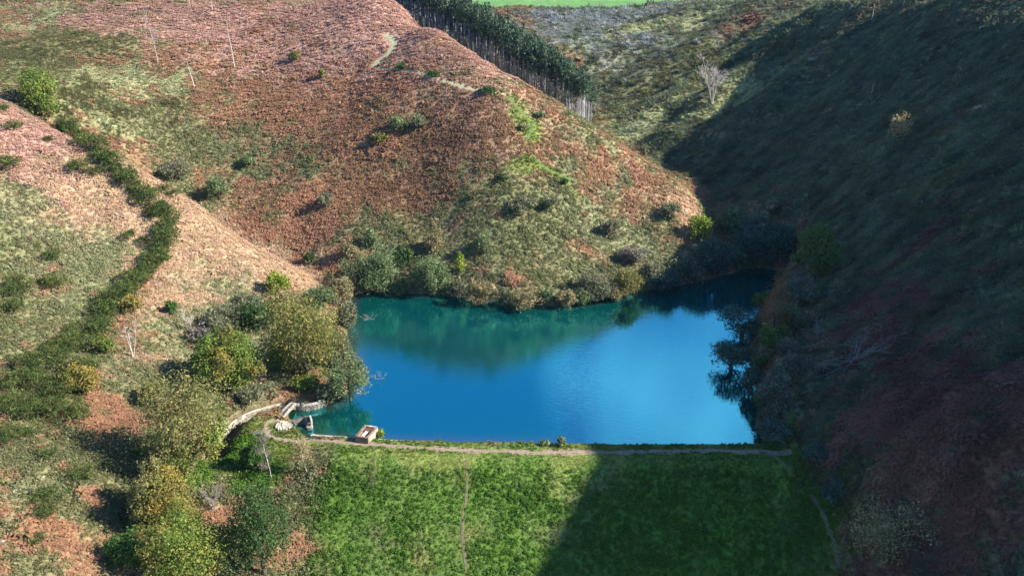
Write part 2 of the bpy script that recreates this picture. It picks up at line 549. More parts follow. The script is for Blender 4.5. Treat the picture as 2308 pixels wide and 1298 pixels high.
# ------------------------------------------------------------------ vegetation zones, laid out on the ground
PAL = {   # albedo of each kind of plant cover: (dark, light)
    'rust':   ((0.27, 0.132, 0.076), (0.54, 0.295, 0.175)),
    'pink':   ((0.38, 0.210, 0.160), (0.66, 0.42, 0.33)),
    'sand':   ((0.40, 0.260, 0.155), (0.68, 0.48, 0.32)),
    'brown':  ((0.15, 0.082, 0.046), (0.40, 0.225, 0.125)),
    'maroon': ((0.11, 0.046, 0.036), (0.32, 0.135, 0.098)),  # rust bracken darkened: the shaded slope's shade is put into its colour
    'scrub':  ((0.095, 0.115, 0.045), (0.28, 0.29, 0.135)),
    'sage':   ((0.16, 0.180, 0.085), (0.37, 0.38, 0.20)),
    'grass':  ((0.12, 0.17, 0.030), (0.29, 0.35, 0.085)),
    'pale':   ((0.26, 0.30, 0.13), (0.56, 0.57, 0.32)),
    'heath':  ((0.060, 0.080, 0.030), (0.23, 0.22, 0.085)),
    'nettle': ((0.035, 0.110, 0.012), (0.145, 0.285, 0.032)),
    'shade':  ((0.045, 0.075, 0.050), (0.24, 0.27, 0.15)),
    'brash':  ((0.12, 0.135, 0.14), (0.46, 0.49, 0.49)),
}
KINDS = list(PAL)
FORM = {'rust': 'bracken', 'pink': 'bracken', 'sand': 'bracken', 'brown': 'bracken', 'maroon': 'bracken', 'scrub': 'scrub', 'sage': 'scrub',
        'grass': 'grass', 'pale': 'grass', 'heath': 'heather', 'nettle': 'scrub', 'shade': 'heather', 'brash': 'heather'}
# patches: where each sits (surveyed with sight lines onto the terrain), its half-sizes in photo pixels, the kind and its weight
PATCH_PX = [
    # left spur
    (560,560,170,70,'sand',1.5),(430,470,110,60,'sand',1.4),(330,400,110,50,'sand',1.2),(640,600,80,40,'sand',1.4),(150,330,150,60,'pink',1.5),(60,270,90,40,'pink',1.5),
    (200,430,130,60,'sand',1.2),(90,430,100,40,'sand',0.9),(120,520,150,60,'sage',1.0),(60,560,100,50,'scrub',1.1),(250,560,70,50,'sage',1.2),(300,590,60,40,'grass',0.5),
    (80,720,140,60,'scrub',1.3),(200,650,80,60,'sage',1.2),(30,400,60,40,'grass',0.8),(420,620,110,50,'sand',0.9),(520,650,110,50,'sage',1.1),
    (380,720,90,60,'sand',0.8),(560,690,70,40,'sage',1.2),(700,690,60,40,'sage',1.3),(740,740,50,50,'nettle',1.0),(330,830,90,50,'sand',0.9),
    (300,900,70,50,'rust',0.6),(250,960,90,60,'rust',0.8),(100,1000,120,60,'scrub',1.2),(60,920,120,60,'heath',1.3),(40,1080,120,50,'scrub',1.3),
    (220,1060,60,40,'rust',0.9),(240,1130,60,40,'rust',0.9),(60,1230,80,50,'rust',1.0),(210,1240,60,50,'rust',1.1),(130,1290,90,30,'rust',0.9),(200,1180,200,140,'scrub',0.55),(280,1000,120,120,'scrub',0.5),(120,1150,60,30,'grass',0.4),
    (120,880,140,70,'heath',1.2),(60,800,80,40,'heath',0.7),(20,640,60,40,'heath',0.8),
    (560,860,90,40,'scrub',1.2),(600,870,40,25,'sand',1.2),(700,860,30,20,'rust',1.2),(740,860,40,30,'nettle',0.9),(640,850,60,30,'sage',0.8),(470,880,60,40,'sand',0.7),
    (400,780,120,70,'sage',0.8),(330,870,90,50,'scrub',0.8),(420,860,80,50,'sage',0.8),(150,1040,120,60,'scrub',0.9),(300,1080,80,60,'scrub',0.8),(160,1200,80,50,'scrub',0.7),(260,1000,80,50,'sage',0.6),(60,1140,80,50,'sage',0.7),
    (560,760,120,50,'sage',1.0),(640,740,80,60,'scrub',0.8),(480,640,90,40,'sage',0.5),(300,470,70,40,'sage',0.6),(160,600,100,60,'sage',0.6),
    (420,330,120,60,'scrub',0.7),(540,300,90,40,'scrub',0.6),(700,350,90,40,'scrub',0.55),(480,200,80,40,'heath',0.6),(850,400,100,40,'scrub',0.6),(640,420,70,40,'scrub',0.6),(1000,400,90,40,'scrub',0.7),(900,500,120,40,'scrub',0.7),(750,80,80,40,'heath',0.5),
    # around the spillway
    (560,1020,60,50,'nettle',2.0),(600,955,45,25,'grass',1.8),(670,975,60,25,'grass',1.8),(690,1000,60,14,'grass',1.8),(600,1010,50,30,'nettle',1.8),(500,1090,40,30,'nettle',1.8),(640,1050,70,30,'sage',0.9),(650,1080,80,24,'sage',0.9),(600,1080,60,24,'brown',0.8),(540,1060,50,40,'nettle',1.9),
    # dam face
    (860,1120,170,80,'nettle',1.6),(900,1220,190,80,'nettle',1.3),(860,1190,90,50,'scrub',0.9),(760,1210,50,60,'rust',0.75),(720,1270,50,40,'rust',0.9),(1160,1150,130,80,'nettle',1.4),
    (1150,1250,130,60,'nettle',1.2),(1150,1060,130,28,'grass',1.5),(1110,1085,40,50,'grass',1.0),(1010,1090,35,60,'grass',1.0),(1280,1075,90,28,'pale',0.9),(900,1025,160,14,'grass',1.8),
    (1200,1012,200,12,'grass',1.6),(1500,1020,250,14,'grass',1.3),(1030,1050,40,20,'pale',0.8),(1500,1150,220,120,'nettle',1.8),(1700,1090,90,60,'grass',0.9),(1400,1260,180,50,'nettle',1.2),(1780,1080,30,60,'grass',1.4),(1840,1170,30,60,'grass',1.4),
    (1180,1230,60,50,'scrub',1.2),(860,1200,110,50,'brown',0.7),(940,1250,70,40,'scrub',1.0),(1240,1200,60,60,'scrub',1.0),(800,1080,50,40,'brown',0.6),(1220,1180,50,30,'rust',0.4),(1100,1250,70,40,'rust',0.45),
    # middle hill
    (900,30,170,60,'pink',1.9),(700,60,200,60,'pink',1.7),(500,60,260,50,'pink',1.5),(300,30,250,40,'pink',1.4),(1050,150,110,60,'pink',1.7),(1120,205,90,40,'sand',1.3),(1000,170,90,40,'sand',1.2),
    (780,220,220,90,'rust',1.6),(600,260,120,70,'rust',1.2),(400,130,90,40,'rust',1.0),(620,90,90,50,'rust',1.2),(330,125,80,30,'rust',1.1),(20,190,50,40,'maroon',1.3),(270,210,60,18,'rust',1.3),(290,320,50,30,'rust',1.1),
    (850,350,200,100,'brown',1.7),(700,430,150,70,'rust',1.2),(1000,330,140,80,'brown',1.5),(900,440,160,60,'brown',1.6),(650,480,100,50,'rust',1.0),(760,580,60,50,'rust',1.1),(700,540,90,40,'rust',1.1),
    (100,130,130,60,'heath',1.6),(250,100,160,40,'heath',1.3),(60,110,80,40,'heath',1.2),(150,210,110,50,'heath',1.2),(300,260,130,60,'heath',1.3),(400,230,60,50,'heath',0.8),(330,300,130,40,'heath',1.1),
    (330,175,110,32,'pale',1.6),(230,170,100,24,'pale',1.1),(90,50,60,40,'pale',1.0),(130,20,50,20,'pale',0.9),(500,170,90,30,'pale',0.5),(250,280,90,26,'pale',0.9),
    (590,225,80,26,'grass',1.5),(560,155,60,14,'grass',1.3),(440,110,60,20,'grass',0.9),(60,60,60,40,'grass',0.6),(100,140,130,60,'pale',0.8),(250,100,150,40,'scrub',0.9),(150,210,110,50,'pale',0.9),(300,260,130,60,'scrub',0.9),(280,230,120,60,'pale',0.8),(200,130,150,40,'brown',0.6),(60,120,90,50,'grass',0.6),(600,360,60,40,'scrub',1.0),(480,330,70,40,'scrub',1.0),(430,400,50,30,'scrub',0.9),
    (700,10,60,12,'pale',1.5),(1000,70,40,22,'pale',1.3),(1060,115,40,25,'scrub',1.4),(950,40,22,16,'pale',1.3),(1140,170,30,18,'scrub',1.4),(860,250,60,20,'scrub',0.6),
    (890,175,80,16,'brown',0.9),(960,230,90,28,'brown',1.1),(1010,200,60,18,'scrub',0.8),(780,300,80,30,'brown',0.6),
    (1188,300,28,40,'grass',1.8),(1190,270,22,22,'grass',0.9),(1250,402,80,8,'grass',1.9),(1130,408,50,6,'grass',1.0),(1160,235,10,18,'grass',1.4),
    (1330,300,90,60,'sage',1.1),(1300,350,90,50,'rust',0.7),(1400,400,90,50,'rust',0.75),(1480,450,70,50,'sand',0.9),(1550,450,30,40,'sand',1.2),(1560,490,40,30,'sand',1.1),
    (1250,520,150,80,'scrub',1.6),(1100,560,90,60,'scrub',1.3),(1350,560,130,60,'sage',1.3),(1200,450,120,40,'scrub',1.0),(1450,520,80,50,'sage',1.2),(1010,560,60,60,'scrub',1.0),
    (1250,620,130,40,'scrub',1.4),(1120,490,80,50,'brown',0.8),(1270,545,50,40,'rust',0.5),(820,520,80,50,'scrub',0.9),(1520,560,40,40,'sand',0.6),(760,540,40,40,'scrub',0.7),(940,600,60,40,'scrub',1.0),
    # shaded right-hand side
    (1950,780,130,120,'maroon',1.6),(2000,700,140,60,'maroon',1.5),(2150,900,170,120,'maroon',1.4),(1950,950,120,80,'maroon',1.2),(2200,1050,200,120,'maroon',1.3),
    (2050,1020,120,60,'brown',1.0),(2080,520,120,34,'maroon',1.2),(1700,60,110,26,'maroon',1.2),(1930,40,80,30,'maroon',0.8),(2150,1200,200,80,'maroon',1.0),(1640,440,60,20,'maroon',0.9),
    (2090,700,50,40,'grass',0.55),(2200,720,100,60,'shade',0.8),(2240,610,90,24,'grass',0.4),(2120,770,70,24,'grass',0.5),(1930,610,30,10,'grass',0.7),(2030,600,60,40,'scrub',0.5),(1780,950,14,50,'grass',1.2),
    # far slopes: pale and sand patches paint their sunlit bands brighter
    (1300,60,160,40,'brash',1.7),(1400,30,160,20,'brash',1.4),(1500,120,150,60,'brash',0.9),(1430,270,70,50,'pale',1.2),(1520,200,110,50,'pale',1.0),(1600,240,150,36,'pale',1.3),(1500,180,180,70,'heath',1.0),(1650,120,180,70,'heath',0.9),(1780,175,100,26,'sand',1.2),(1730,100,150,50,'pale',1.0),(1650,50,120,30,'rust',1.0),(1480,65,160,14,'pale',1.8),(1600,130,120,40,'scrub',1.0),(1380,190,60,30,'scrub',0.8),(2230,1200,120,160,'maroon',1.6),(2050,560,150,60,'scrub',0.6),(1800,420,150,60,'scrub',0.5),(2150,350,140,60,'heath',0.6),(1150,15,60,8,'pale',1.2),(1230,45,60,20,'maroon',0.7),
]
def build_patches():
    out = []
    for px, py, rx, ry, kind, w in PATCH_PX:
        c = hit(px, py, False)
        _, _, d = project(np.array(c))
        a = hit(px, py - ry, False); b2 = hit(px, py + ry, False)
        wx = rx / FPX * d
        wy = min(max(0.5 * math.hypot(a.y - b2.y, 0), 0.6 * ry / FPX * d), 4.0 * ry / FPX * d + 3)
        out.append((c.x, c.y, wx, wy, KINDS.index(kind), w))
    return out
PATCH = build_patches()

def zone_scores(x, y, z):
    S = np.zeros((len(KINDS), len(x)))
    K = {k: i for i, k in enumerate(KINDS)}
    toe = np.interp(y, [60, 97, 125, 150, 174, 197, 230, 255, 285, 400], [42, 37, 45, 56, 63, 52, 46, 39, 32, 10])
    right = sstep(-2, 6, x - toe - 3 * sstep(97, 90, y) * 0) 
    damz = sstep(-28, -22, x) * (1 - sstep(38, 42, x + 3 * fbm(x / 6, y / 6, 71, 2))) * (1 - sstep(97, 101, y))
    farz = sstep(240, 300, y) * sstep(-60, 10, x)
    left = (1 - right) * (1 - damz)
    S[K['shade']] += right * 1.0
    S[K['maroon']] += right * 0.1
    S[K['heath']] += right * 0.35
    S[K['nettle']] += damz * 1.0
    S[K['scrub']] += left * 0.62 + damz * 0.45
    S[K['brown']] += left * 0.35 + damz * 0.3
    S[K['pale']] += left * 0.05
    S[K['heath']] += left * 0.1 + damz * 0.2
    S[K['grass']] += damz * 0.12
    S[K['rust']] += left * 0.55
    S[K['sage']] += left * 0.32
    # warped patches
    wx = x + fbm(x / 9, y / 9, 61, 3) * 9
    wy = y + fbm(x / 9, y / 9, 67, 3) * 10
    for cx, cy, rx, ry, k, w in PATCH:
        q = ((wx - cx) / rx) ** 2 + ((wy - cy) / ry) ** 2
        S[k] += w * np.exp(-q * 0.8) * 0.68
    S = 1.25 * np.tanh(S / 1.25)
    for cx, cy, rx, ry, k, w in PATCH:
        if w >= 1.8:
            S[k] += 0.5 * np.exp(-0.9 * (((wx - cx) / rx) ** 2 + ((wy - cy) / ry) ** 2))
    for k in range(len(KINDS)):
        S[k] += 1.05 * fbm(x / 7 + 31 * k, y / 7, 100 + k, 4, 0.65) + 0.7 * fbm(x / 2.8, y / 2.8 + 13 * k, 200 + k, 2)
    return S

def pick_kind(x, y, z, temp=0.09):
    S = zone_scores(x, y, z)
    g = RNG.gumbel(size=S.shape) * temp
    E_ = np.exp((S - S.max(0)) * 4.0); E_ /= E_.sum(0)
    return np.argmax(S + g - 0.9 * (S < 0.32), 0), E_

# ------------------------------------------------------------------ ground sheet
def grid_faces(nx, ny):
    i = np.arange(nx - 1)[None, :] + nx * np.arange(ny - 1)[:, None]
    i = i.ravel()
    return np.stack([i, i + 1, i + 1 + nx, i + nx], 1)

gx_f, gy_f, gz_f = gxx.ravel(), gyy.ravel(), GZ.ravel()
S = zone_scores(gx_f, gy_f, gz_f)
E = np.exp((S - S.max(0)) * 5); E /= E.sum(0)
dark = np.array([PAL[k][0] for k in KINDS]); light = np.array([PAL[k][1] for k in KINDS])
base = E.T @ (0.5 * dark + 0.5 * light)
soil = np.array([0.10, 0.072, 0.048])
base = base * 0.85 + soil * 0.15
psd = pond_sd(gx_f, gy_f)
wet = (1 - sstep(-0.5, 0.35, psd))[:, None]
base = base * (1 - wet) + np.array([0.20, 0.17, 0.12]) * wet
fld = (sstep(424, 432, gy_f + 4 * fbm(gx_f / 20, gy_f / 20, 5)) * sstep(-75, -55, gx_f) * (1 - sstep(95, 125, gx_f)))[:, None]
base = base * (1 - fld) + np.array([0.14, 0.28, 0.09]) * fld
mch = (np.abs(gx_f + 50) < 24) & (gy_f > 78) & (gy_f < 118)
cd, ci, ct = seg_dist(gx_f[mch], gy_f[mch], CANAL[:-1, :2], CANAL[1:, :2])
cw = (1 - sstep(1.2, 1.6, cd))[:, None]
base[mch] = base[mch] * (1 - cw) + np.array([0.075, 0.06, 0.042]) * cw
gme = mesh_np('ground', np.stack([gx_f, gy_f, gz_f], 1), grid_faces(len(GX), len(GY)))
set_color(gme, 'col', base)
m, N, L, b = new_mat('hillside_soil')
a = N.new('ShaderNodeAttribute'); a.attribute_name = 'col'
tc = N.new('ShaderNodeTexCoord')
n1 = noise_node(N, 1.6, 6, 0.7, tc.outputs['Object'], L)
n2 = noise_node(N, 0.35, 4, 0.6, tc.outputs['Object'], L)
g1 = gray_range(N, L, n1.outputs['Fac'], 0.45, 1.5)
g2 = gray_range(N, L, n2.outputs['Fac'], 0.75, 1.2)
c = mul_color(N, L, a.outputs['Color'], g1)
c = mul_color(N, L, c, g2)
L.new(c, b.inputs['Base Color'])
b.inputs['Roughness'].default_value = 0.95; b.inputs['Specular IOR Level'].default_value = 0.1
bp = N.new('ShaderNodeBump'); bp.inputs['Strength'].default_value = 0.8; bp.inputs['Distance'].default_value = 0.5
L.new(n1.outputs['Fac'], bp.inputs['Height']); L.new(bp.outputs[0], b.inputs['Normal'])
ground = tag(link('ground', gme, m), 'steep bracken covered valley sides and grassed dam around the pond', 'ground', kind='structure')

# ------------------------------------------------------------------ water
wxs = np.arange(-62, 74, 0.8); wys = np.arange(92, 186, 0.8)
wx_, wy_ = np.meshgrid(wxs, wys)
wsd = pond_sd(wx_.ravel(), wy_.ravel()).reshape(wx_.shape)
wf = grid_faces(len(wxs), len(wys))
keep = wsd.ravel()[wf].min(1) < 1.0
wf = wf[keep]
used, inv = np.unique(wf.ravel(), return_inverse=True)
wv = np.stack([wx_.ravel(), wy_.ravel(), np.zeros(wx_.size)], 1)[used]
wme = mesh_np('water', wv, inv.reshape(-1, 4))
dpt = np.clip(-wsd.ravel()[used], 0, 50)
k1 = sstep(0.0, 3.6, dpt + 0.8 * fbm(wv[:, 0] / 2, wv[:, 1] / 1.2, 9, 3))[:, None]
k2 = sstep(1.5, 14, dpt + 3 * fbm(wv[:, 0] / 9, wv[:, 1] / 5, 19, 3))[:, None]
inlet = (sstep(-26, -31, wv[:, 0]) * (1 - sstep(112, 120, wv[:, 1])))[:, None] if False else ((1 - sstep(-31.5, -25.5, wv[:, 0])) * (1 - sstep(110, 118, wv[:, 1])))[:, None]
wcol = np.array([0.06, 0.07, 0.06]) * (1 - k1) + np.array([0.001, 0.072, 0.070]) * k1
wcol = wcol * (1 - k2) + np.array([0.0005, 0.064, 0.078]) * k2
wcol = wcol * (1 - inlet) + np.array([0.010, 0.048, 0.024]) * inlet
weed = (np.exp(-(((wv[:, 0] - 9) / 9) ** 2 + ((wv[:, 1] - 100.5) / 1.3) ** 2)) * sstep(0.0, 0.2, fbm(wv[:, 0] / 1.5, wv[:, 1] / 0.7, 77, 3)))[:, None]
wcol = wcol * (1 - 0.55 * weed) + np.array([0.02, 0.13, 0.09]) * 0.55 * weed
set_color(wme, 'col', wcol)
m, N, L, b = new_mat('pond_water')
a = N.new('ShaderNodeAttribute'); a.attribute_name = 'col'
L.new(a.outputs['Color'], b.inputs['Base Color'])
b.inputs['Roughness'].default_value = 0.04
b.inputs['IOR'].default_value = 3.3
b.inputs['Specular IOR Level'].default_value = 1.0
b.inputs['Specular Tint'].default_value = (0.16, 0.80, 1.0, 1)
tc = N.new('ShaderNodeTexCoord'); mp = N.new('ShaderNodeMapping'); mp.inputs['Scale'].default_value = (0.5, 1.6, 1)
L.new(tc.outputs['Object'], mp.inputs['Vector'])
n1 = noise_node(N, 1.6, 3, 0.5, mp.outputs[0], L)
bp = N.new('ShaderNodeBump'); bp.inputs['Strength'].default_value = 0.08; bp.inputs['Distance'].default_value = 0.15
L.new(n1.outputs['Fac'], bp.inputs['Height']); L.new(bp.outputs[0], b.inputs['Normal'])
water = tag(link('water', wme, m), 'still turquoise reservoir pond filling the valley behind the dam', 'water', kind='structure')
# a shallow trickle in the spillway channel
cw_pts = CANAL[1:-1]

# ------------------------------------------------------------------ paths draped on the ground
PATH_SEGS = []          # for keeping the plants off
def smooth_line(P, n=2):
    for _ in range(n):
        Q = [P[0]]
        for a_, b_ in zip(P[:-1], P[1:]):
            Q += [a_ * 0.75 + b_ * 0.25, a_ * 0.25 + b_ * 0.75]
        Q.append(P[-1]); P = np.array(Q)
    return P
def path_mat(name, c1, c2, scale=2.0):
    m, N, L, b = new_mat(name)
    tc = N.new('ShaderNodeTexCoord')
    n = noise_node(N, scale, 6, 0.65, tc.outputs['Object'], L)
    r = N.new('ShaderNodeValToRGB')
    r.color_ramp.elements[0].position = 0.3; r.color_ramp.elements[0].color = (*c1, 1)
    r.color_ramp.elements[1].position = 0.7; r.color_ramp.elements[1].color = (*c2, 1)
    L.new(n.outputs['Fac'], r.inputs[0]); L.new(r.outputs[0], b.inputs['Base Color'])
    b.inputs['Roughness'].default_value = 0.95
    bp = N.new('ShaderNodeBump'); bp.inputs['Strength'].default_value = 0.6; bp.inputs['Distance'].default_value = 0.08
    L.new(n.outputs['Fac'], bp.inputs['Height']); L.new(bp.outputs[0], b.inputs['Normal'])
    return m
M_DIRT = path_mat('trodden_earth', (0.15, 0.115, 0.07), (0.36, 0.28, 0.20))
M_DIRT2 = path_mat('worn_footpath', (0.07, 0.06, 0.03), (0.21, 0.175, 0.10), 3)
M_DARKP = path_mat('dark_footpath', (0.07, 0.07, 0.035), (0.20, 0.18, 0.11), 3)  # dark olive earth, duller than the crest path
M_PALEP = path_mat('bleached_grass_path', (0.24, 0.22, 0.11), (0.50, 0.46, 0.29), 1.5)
M_TURF = path_mat('trodden_turf', (0.06, 0.10, 0.02), (0.15, 0.20, 0.05), 1.5)
def path(name, pts, width, mat, label, clear=None, wob=0.25, lift=0.06):
    P = np.array([hit(px, py, False)[:2] for px, py in pts])
    P = smooth_line(P, 3)
    # resample
    s = np.concatenate([[0], np.cumsum(np.hypot(*np.diff(P, axis=0).T))])
    n = max(4, int(s[-1] / 0.45))
    t = np.linspace(0, s[-1], n)
    P = np.stack([np.interp(t, s, P[:, 0]), np.interp(t, s, P[:, 1])], 1)
    T = np.gradient(P, axis=0); T /= np.hypot(T[:, 0], T[:, 1])[:, None] + 1e-9
    Nn = np.stack([-T[:, 1], T[:, 0]], 1)
    cols = np.linspace(-1, 1, 7)
    wl_ = width * 0.5 * (1 + wob * 2 * fbm(t / 2.2, t * 0 + 3, 41, 2)); wr_ = width * 0.5 * (1 + wob * 2 * fbm(t / 2.2, t * 0 + 8, 43, 2))
    V = []
    for c_ in cols:
        w_ = np.where(c_ < 0, wl_, wr_)
        X = P[:, 0] + Nn[:, 0] * c_ * w_; Y = P[:, 1] + Nn[:, 1] * c_ * w_
        edge = abs(c_) > 0.99
        Z = ground_z(X, Y) + (lift if not edge else -0.05) - 0.05 * (1 - c_ * c_)
        V.append(np.stack([X, Y, Z], 1))
    V = np.stack(V, 1).reshape(-1, 3)
    F = grid_faces(7, n)
    o = link(name, mesh_np(name, V, F), mat)
    tag(o, label, 'path', kind='structure')
    PATH_SEGS.append((P[::2], (clear if clear is not None else width * 0.5)))
    return o
path('dirt_path', [(640,950),(607,945),(600,960),(602,978),(625,990),(700,994),(790,999),(860,1003),(950,1009),(1050,1015),(1150,1018),(1260,1019),(1400,1018),(1560,1015),(1680,1016),(1785,1017)], 1.35, M_DIRT,
     'bare earth path along the dam crest from the spillway bridge', clear=.3, wob=1.1)
path('footpath', [(1050,1030),(1053,1060),(1052,1100),(1050,1130),(1043,1155),(1041,1200),(1046,1250),(1052,1320)], 0.42, M_DIRT2, 'narrow worn footpath running straight down the dam face', clear=.16, wob=.8)
path('footpath', [(1735,1022),(1765,1045),(1800,1082),(1835,1122),(1858,1165),(1880,1220),(1893,1290)], 0.5, M_DARKP, 'shaded footpath curving down the right end of the dam', clear=.2, wob=.8)
path('hill_path', [(868,78),(884,88),(889,100),(882,114),(866,130),(838,150)], 2.4, M_PALEP, 'pale bleached path bending over the brow of the bracken hill')
path('hill_path', [(842,150),(900,158),(960,172),(1020,190),(1075,205),(1140,215)], 1.2, M_PALEP, 'faint path crossing the bracken hill below the brow', clear=0.4)
path('grass_track', [(1140,215),(1152,226),(1166,246),(1190,268),(1198,292),(1186,322),(1200,350),(1222,376),(1262,396),(1315,413)], 1.5, M_TURF, 'bright green trodden track winding down the bracken hill', clear=0.25, wob=.9, lift=.12)
path('grass_track', [(1790,1008),(1788,975),(1780,940),(1772,905),(1765,870)], 1.1, M_TURF, 'green grassy track leading along the shaded right shore', clear=0.4)

def path_clear(x, y, extra=0.0):
    ok = np.ones(x.shape, bool)
    for P, c_ in PATH_SEGS:
        bx0, by0 = P.min(0) - 4; bx1, by1 = P.max(0) + 4
        m = (x > bx0) & (x < bx1) & (y > by0) & (y < by1)
        if m.any():
            d, _, _ = seg_dist(x[m], y[m], P[:-1], P[1:])
            ok[m] &= d > c_ + extra
    return ok

# ------------------------------------------------------------------ ground cover: small plants nobody could count
def proto_mesh(name, V, F, shade):
    me = mesh_np(name, V, F, smooth=False)
    set_color(me, 'shade', np.asarray(shade))
    me.materials.append(M_COVER)
    return me

def make_bracken(seed):
    r = np.random.default_rng(seed)
    V, F, C = [], [], []
    for k in range(9):
        a = 2 * math.pi * (k + r.random()) / 9
        l = r.uniform(0.55, 0.95); up = r.uniform(0.25, 0.55); w = r.uniform(0.12, 0.2)
        ca, sa = math.cos(a), math.sin(a)
        sh = r.uniform(0.7, 1.25)
        prev = None
        for i, t in enumerate((0.1, 0.4, 0.75, 1.0)):
            rad = l * t; z = up * math.sin(t * 2.3) * 0.8 + 0.02
            ww = w * (0.35, 1.0, 0.75, 0.1)[i]
            p = np.array([ca * rad, sa * rad, z]); q = np.array([-sa, ca, r.uniform(-.25, .25)]) * ww
            V += [p - q, p + q]
            C += [[sh * (0.85 + 0.2 * t)] * 3] * 2
            if i:
                n = len(V); F.append([n - 4, n - 3, n - 1, n - 2])
    return proto_mesh('bracken_tuft', V, F, C)

def make_scrub(seed, n=34, rad=0.55, h=0.5, leaf=0.16):
    r = np.random.default_rng(seed)
    V, F, C = [], [], []
    for k in range(n):
        d = r.normal(size=3); d[2] = abs(d[2]) + 0.15; d /= np.linalg.norm(d)
        p = d * np.array([rad, rad, h]) * r.uniform(0.6, 1.1)
        nn = d + r.normal(size=3) * 0.6; nn /= np.linalg.norm(nn)
        u = np.cross(nn, r.normal(size=3)); u /= np.linalg.norm(u); v = np.cross(nn, u)
        s = leaf * r.uniform(0.6, 1.3)
        V += [p - u * s, p - v * s * 0.6, p + u * s, p + v * s * 0.6]
        F.append([4 * k, 4 * k + 1, 4 * k + 2, 4 * k + 3])
        C += [[r.uniform(0.65, 1.35)] * 3] * 4
    return proto_mesh('scrub_tuft', V, F, C)

def make_grass(seed, n=16):
    r = np.random.default_rng(seed)
    V, F, C = [], [], []
    for k in range(n):
        a = r.uniform(0, 2 * math.pi); ca, sa = math.cos(a), math.sin(a)
        b0 = r.normal(size=2) * 0.14; l = r.uniform(0.25, 0.55); h = r.uniform(0.25, 0.6); w = r.uniform(0.03, 0.06)
        p0 = np.array([b0[0], b0[1], 0]); p1 = p0 + np.array([ca * l * .4, sa * l * .4, h * .75]); p2 = p0 + np.array([ca * l, sa * l, h])
        q = np.array([-sa, ca, 0]) * w
        i = len(V)
        V += [p0 - q, p0 + q, p1 + q, p1 - q, p2 + q * .2, p2 - q * .2]
        F += [[i, i + 1, i + 2, i + 3], [i + 3, i + 2, i + 4, i + 5]]
        C += [[r.uniform(0.75, 1.25)] * 3] * 6
    return proto_mesh('grass_tuft', V, F, C)

def make_heather(seed, n=30):
    r = np.random.default_rng(seed)
    V, F, C = [], [], []
    for k in range(n):
        d = r.normal(size=3); d[2] = abs(d[2]) * 0.8 + 0.35; d /= np.linalg.norm(d)
        b0 = np.append(r.normal(size=2) * 0.18, 0.0)
        l = r.uniform(0.35, 0.7); w = r.uniform(0.03, 0.065)
        q = np.cross(d, r.normal(size=3)); q /= np.linalg.norm(q)
        i = len(V)
        p1 = b0 + d * l
        V += [b0 - q * w * .5, b0 + q * w * .5, p1 + q * w, p1 - q * w]
        F.append([i, i + 1, i + 2, i + 3])
        C += [[r.uniform(0.6, 1.4)] * 3] * 4
    return proto_mesh('heather_tuft', V, F, C)

PROTO = {'bracken': [make_bracken(s) for s in (1, 2, 3)], 'scrub': [make_scrub(s) for s in (4, 5, 6)],
         'grass': [make_grass(s) for s in (7, 8)], 'heather': [make_heather(s) for s in (9, 10, 11)]}
PROTO_OBJ = {k: [bpy.data.objects.new(k + '_source', me) for me in v] for k, v in PROTO.items()}

def scatter_tree(name, sources):
    ng = bpy.data.node_groups.new(name, 'GeometryNodeTree')
    ng.interface.new_socket('Geometry', in_out='INPUT', socket_type='NodeSocketGeometry')
    ng.interface.new_socket('Geometry', in_out='OUTPUT', socket_type='NodeSocketGeometry')
    N, L = ng.nodes, ng.links
    gi, go = N.new('NodeGroupInput'), N.new('NodeGroupOutput')
    m2p = N.new('GeometryNodeMeshToPoints')
    L.new(gi.outputs[0], m2p.inputs['Mesh'])
    jn = N.new('GeometryNodeJoinGeometry')
    for s in sources:
        oi = N.new('GeometryNodeObjectInfo'); oi.inputs['Object'].default_value = s
        oi.inputs['As Instance'].default_value = True
        L.new(oi.outputs['Geometry'], jn.inputs[0])
    ip = N.new('GeometryNodeInstanceOnPoints')
    ip.inputs['Pick Instance'].default_value = True
    L.new(m2p.outputs[0], ip.inputs['Points']); L.new(jn.outputs[0], ip.inputs['Instance'])
    def attr(n, t):
        a_ = N.new('GeometryNodeInputNamedAttribute'); a_.data_type = t; a_.inputs['Name'].default_value = n
        return a_.outputs['Attribute']
    L.new(attr('pick', 'INT'), ip.inputs['Instance Index'])
    e2r = N.new('FunctionNodeEulerToRotation')
    L.new(attr('rot', 'FLOAT_VECTOR'), e2r.inputs[0]); L.new(e2r.outputs[0], ip.inputs['Rotation'])
    L.new(attr('size', 'FLOAT_VECTOR'), ip.inputs['Scale'])
    L.new(ip.outputs[0], go.inputs[0])
    return ng

def cover_points():
    X, Y = [], []
    for y0, y1, dens in ((58, 80, 8.5), (80, 102, 12.0), (102, 140, 7.5), (140, 185, 6.5), (185, 230, 4.6), (230, 300, 2.4), (300, 430, 0.9)):
        hw = lambda y: 0.72 * (y * 0.94 + 18) + 6
        area = (hw(y0) + hw(y1)) * (y1 - y0)
        n = int(area * dens)
        y = RNG.uniform(y0, y1, n); x = RNG.uniform(-1, 1, n) * hw(y1)
        k = np.abs(x) < hw(y)
        X.append(x[k]); Y.append(y[k])
    return np.concatenate(X), np.concatenate(Y)
cx, cy_ = cover_points()
ok = (pond_sd(cx, cy_) > 0.25)
mch = (cx > -75) & (cx < -26) & (cy_ > 78) & (cy_ < 118)
cd, _, _ = seg_dist(cx[mch], cy_[mch], CANAL[:-1, :2], CANAL[1:, :2])
ok[mch] &= cd > 1.75
ok &= path_clear(cx, cy_, 0.05)
ok &= ~((cy_ > 424) & (cx > -75) & (cx < 110))
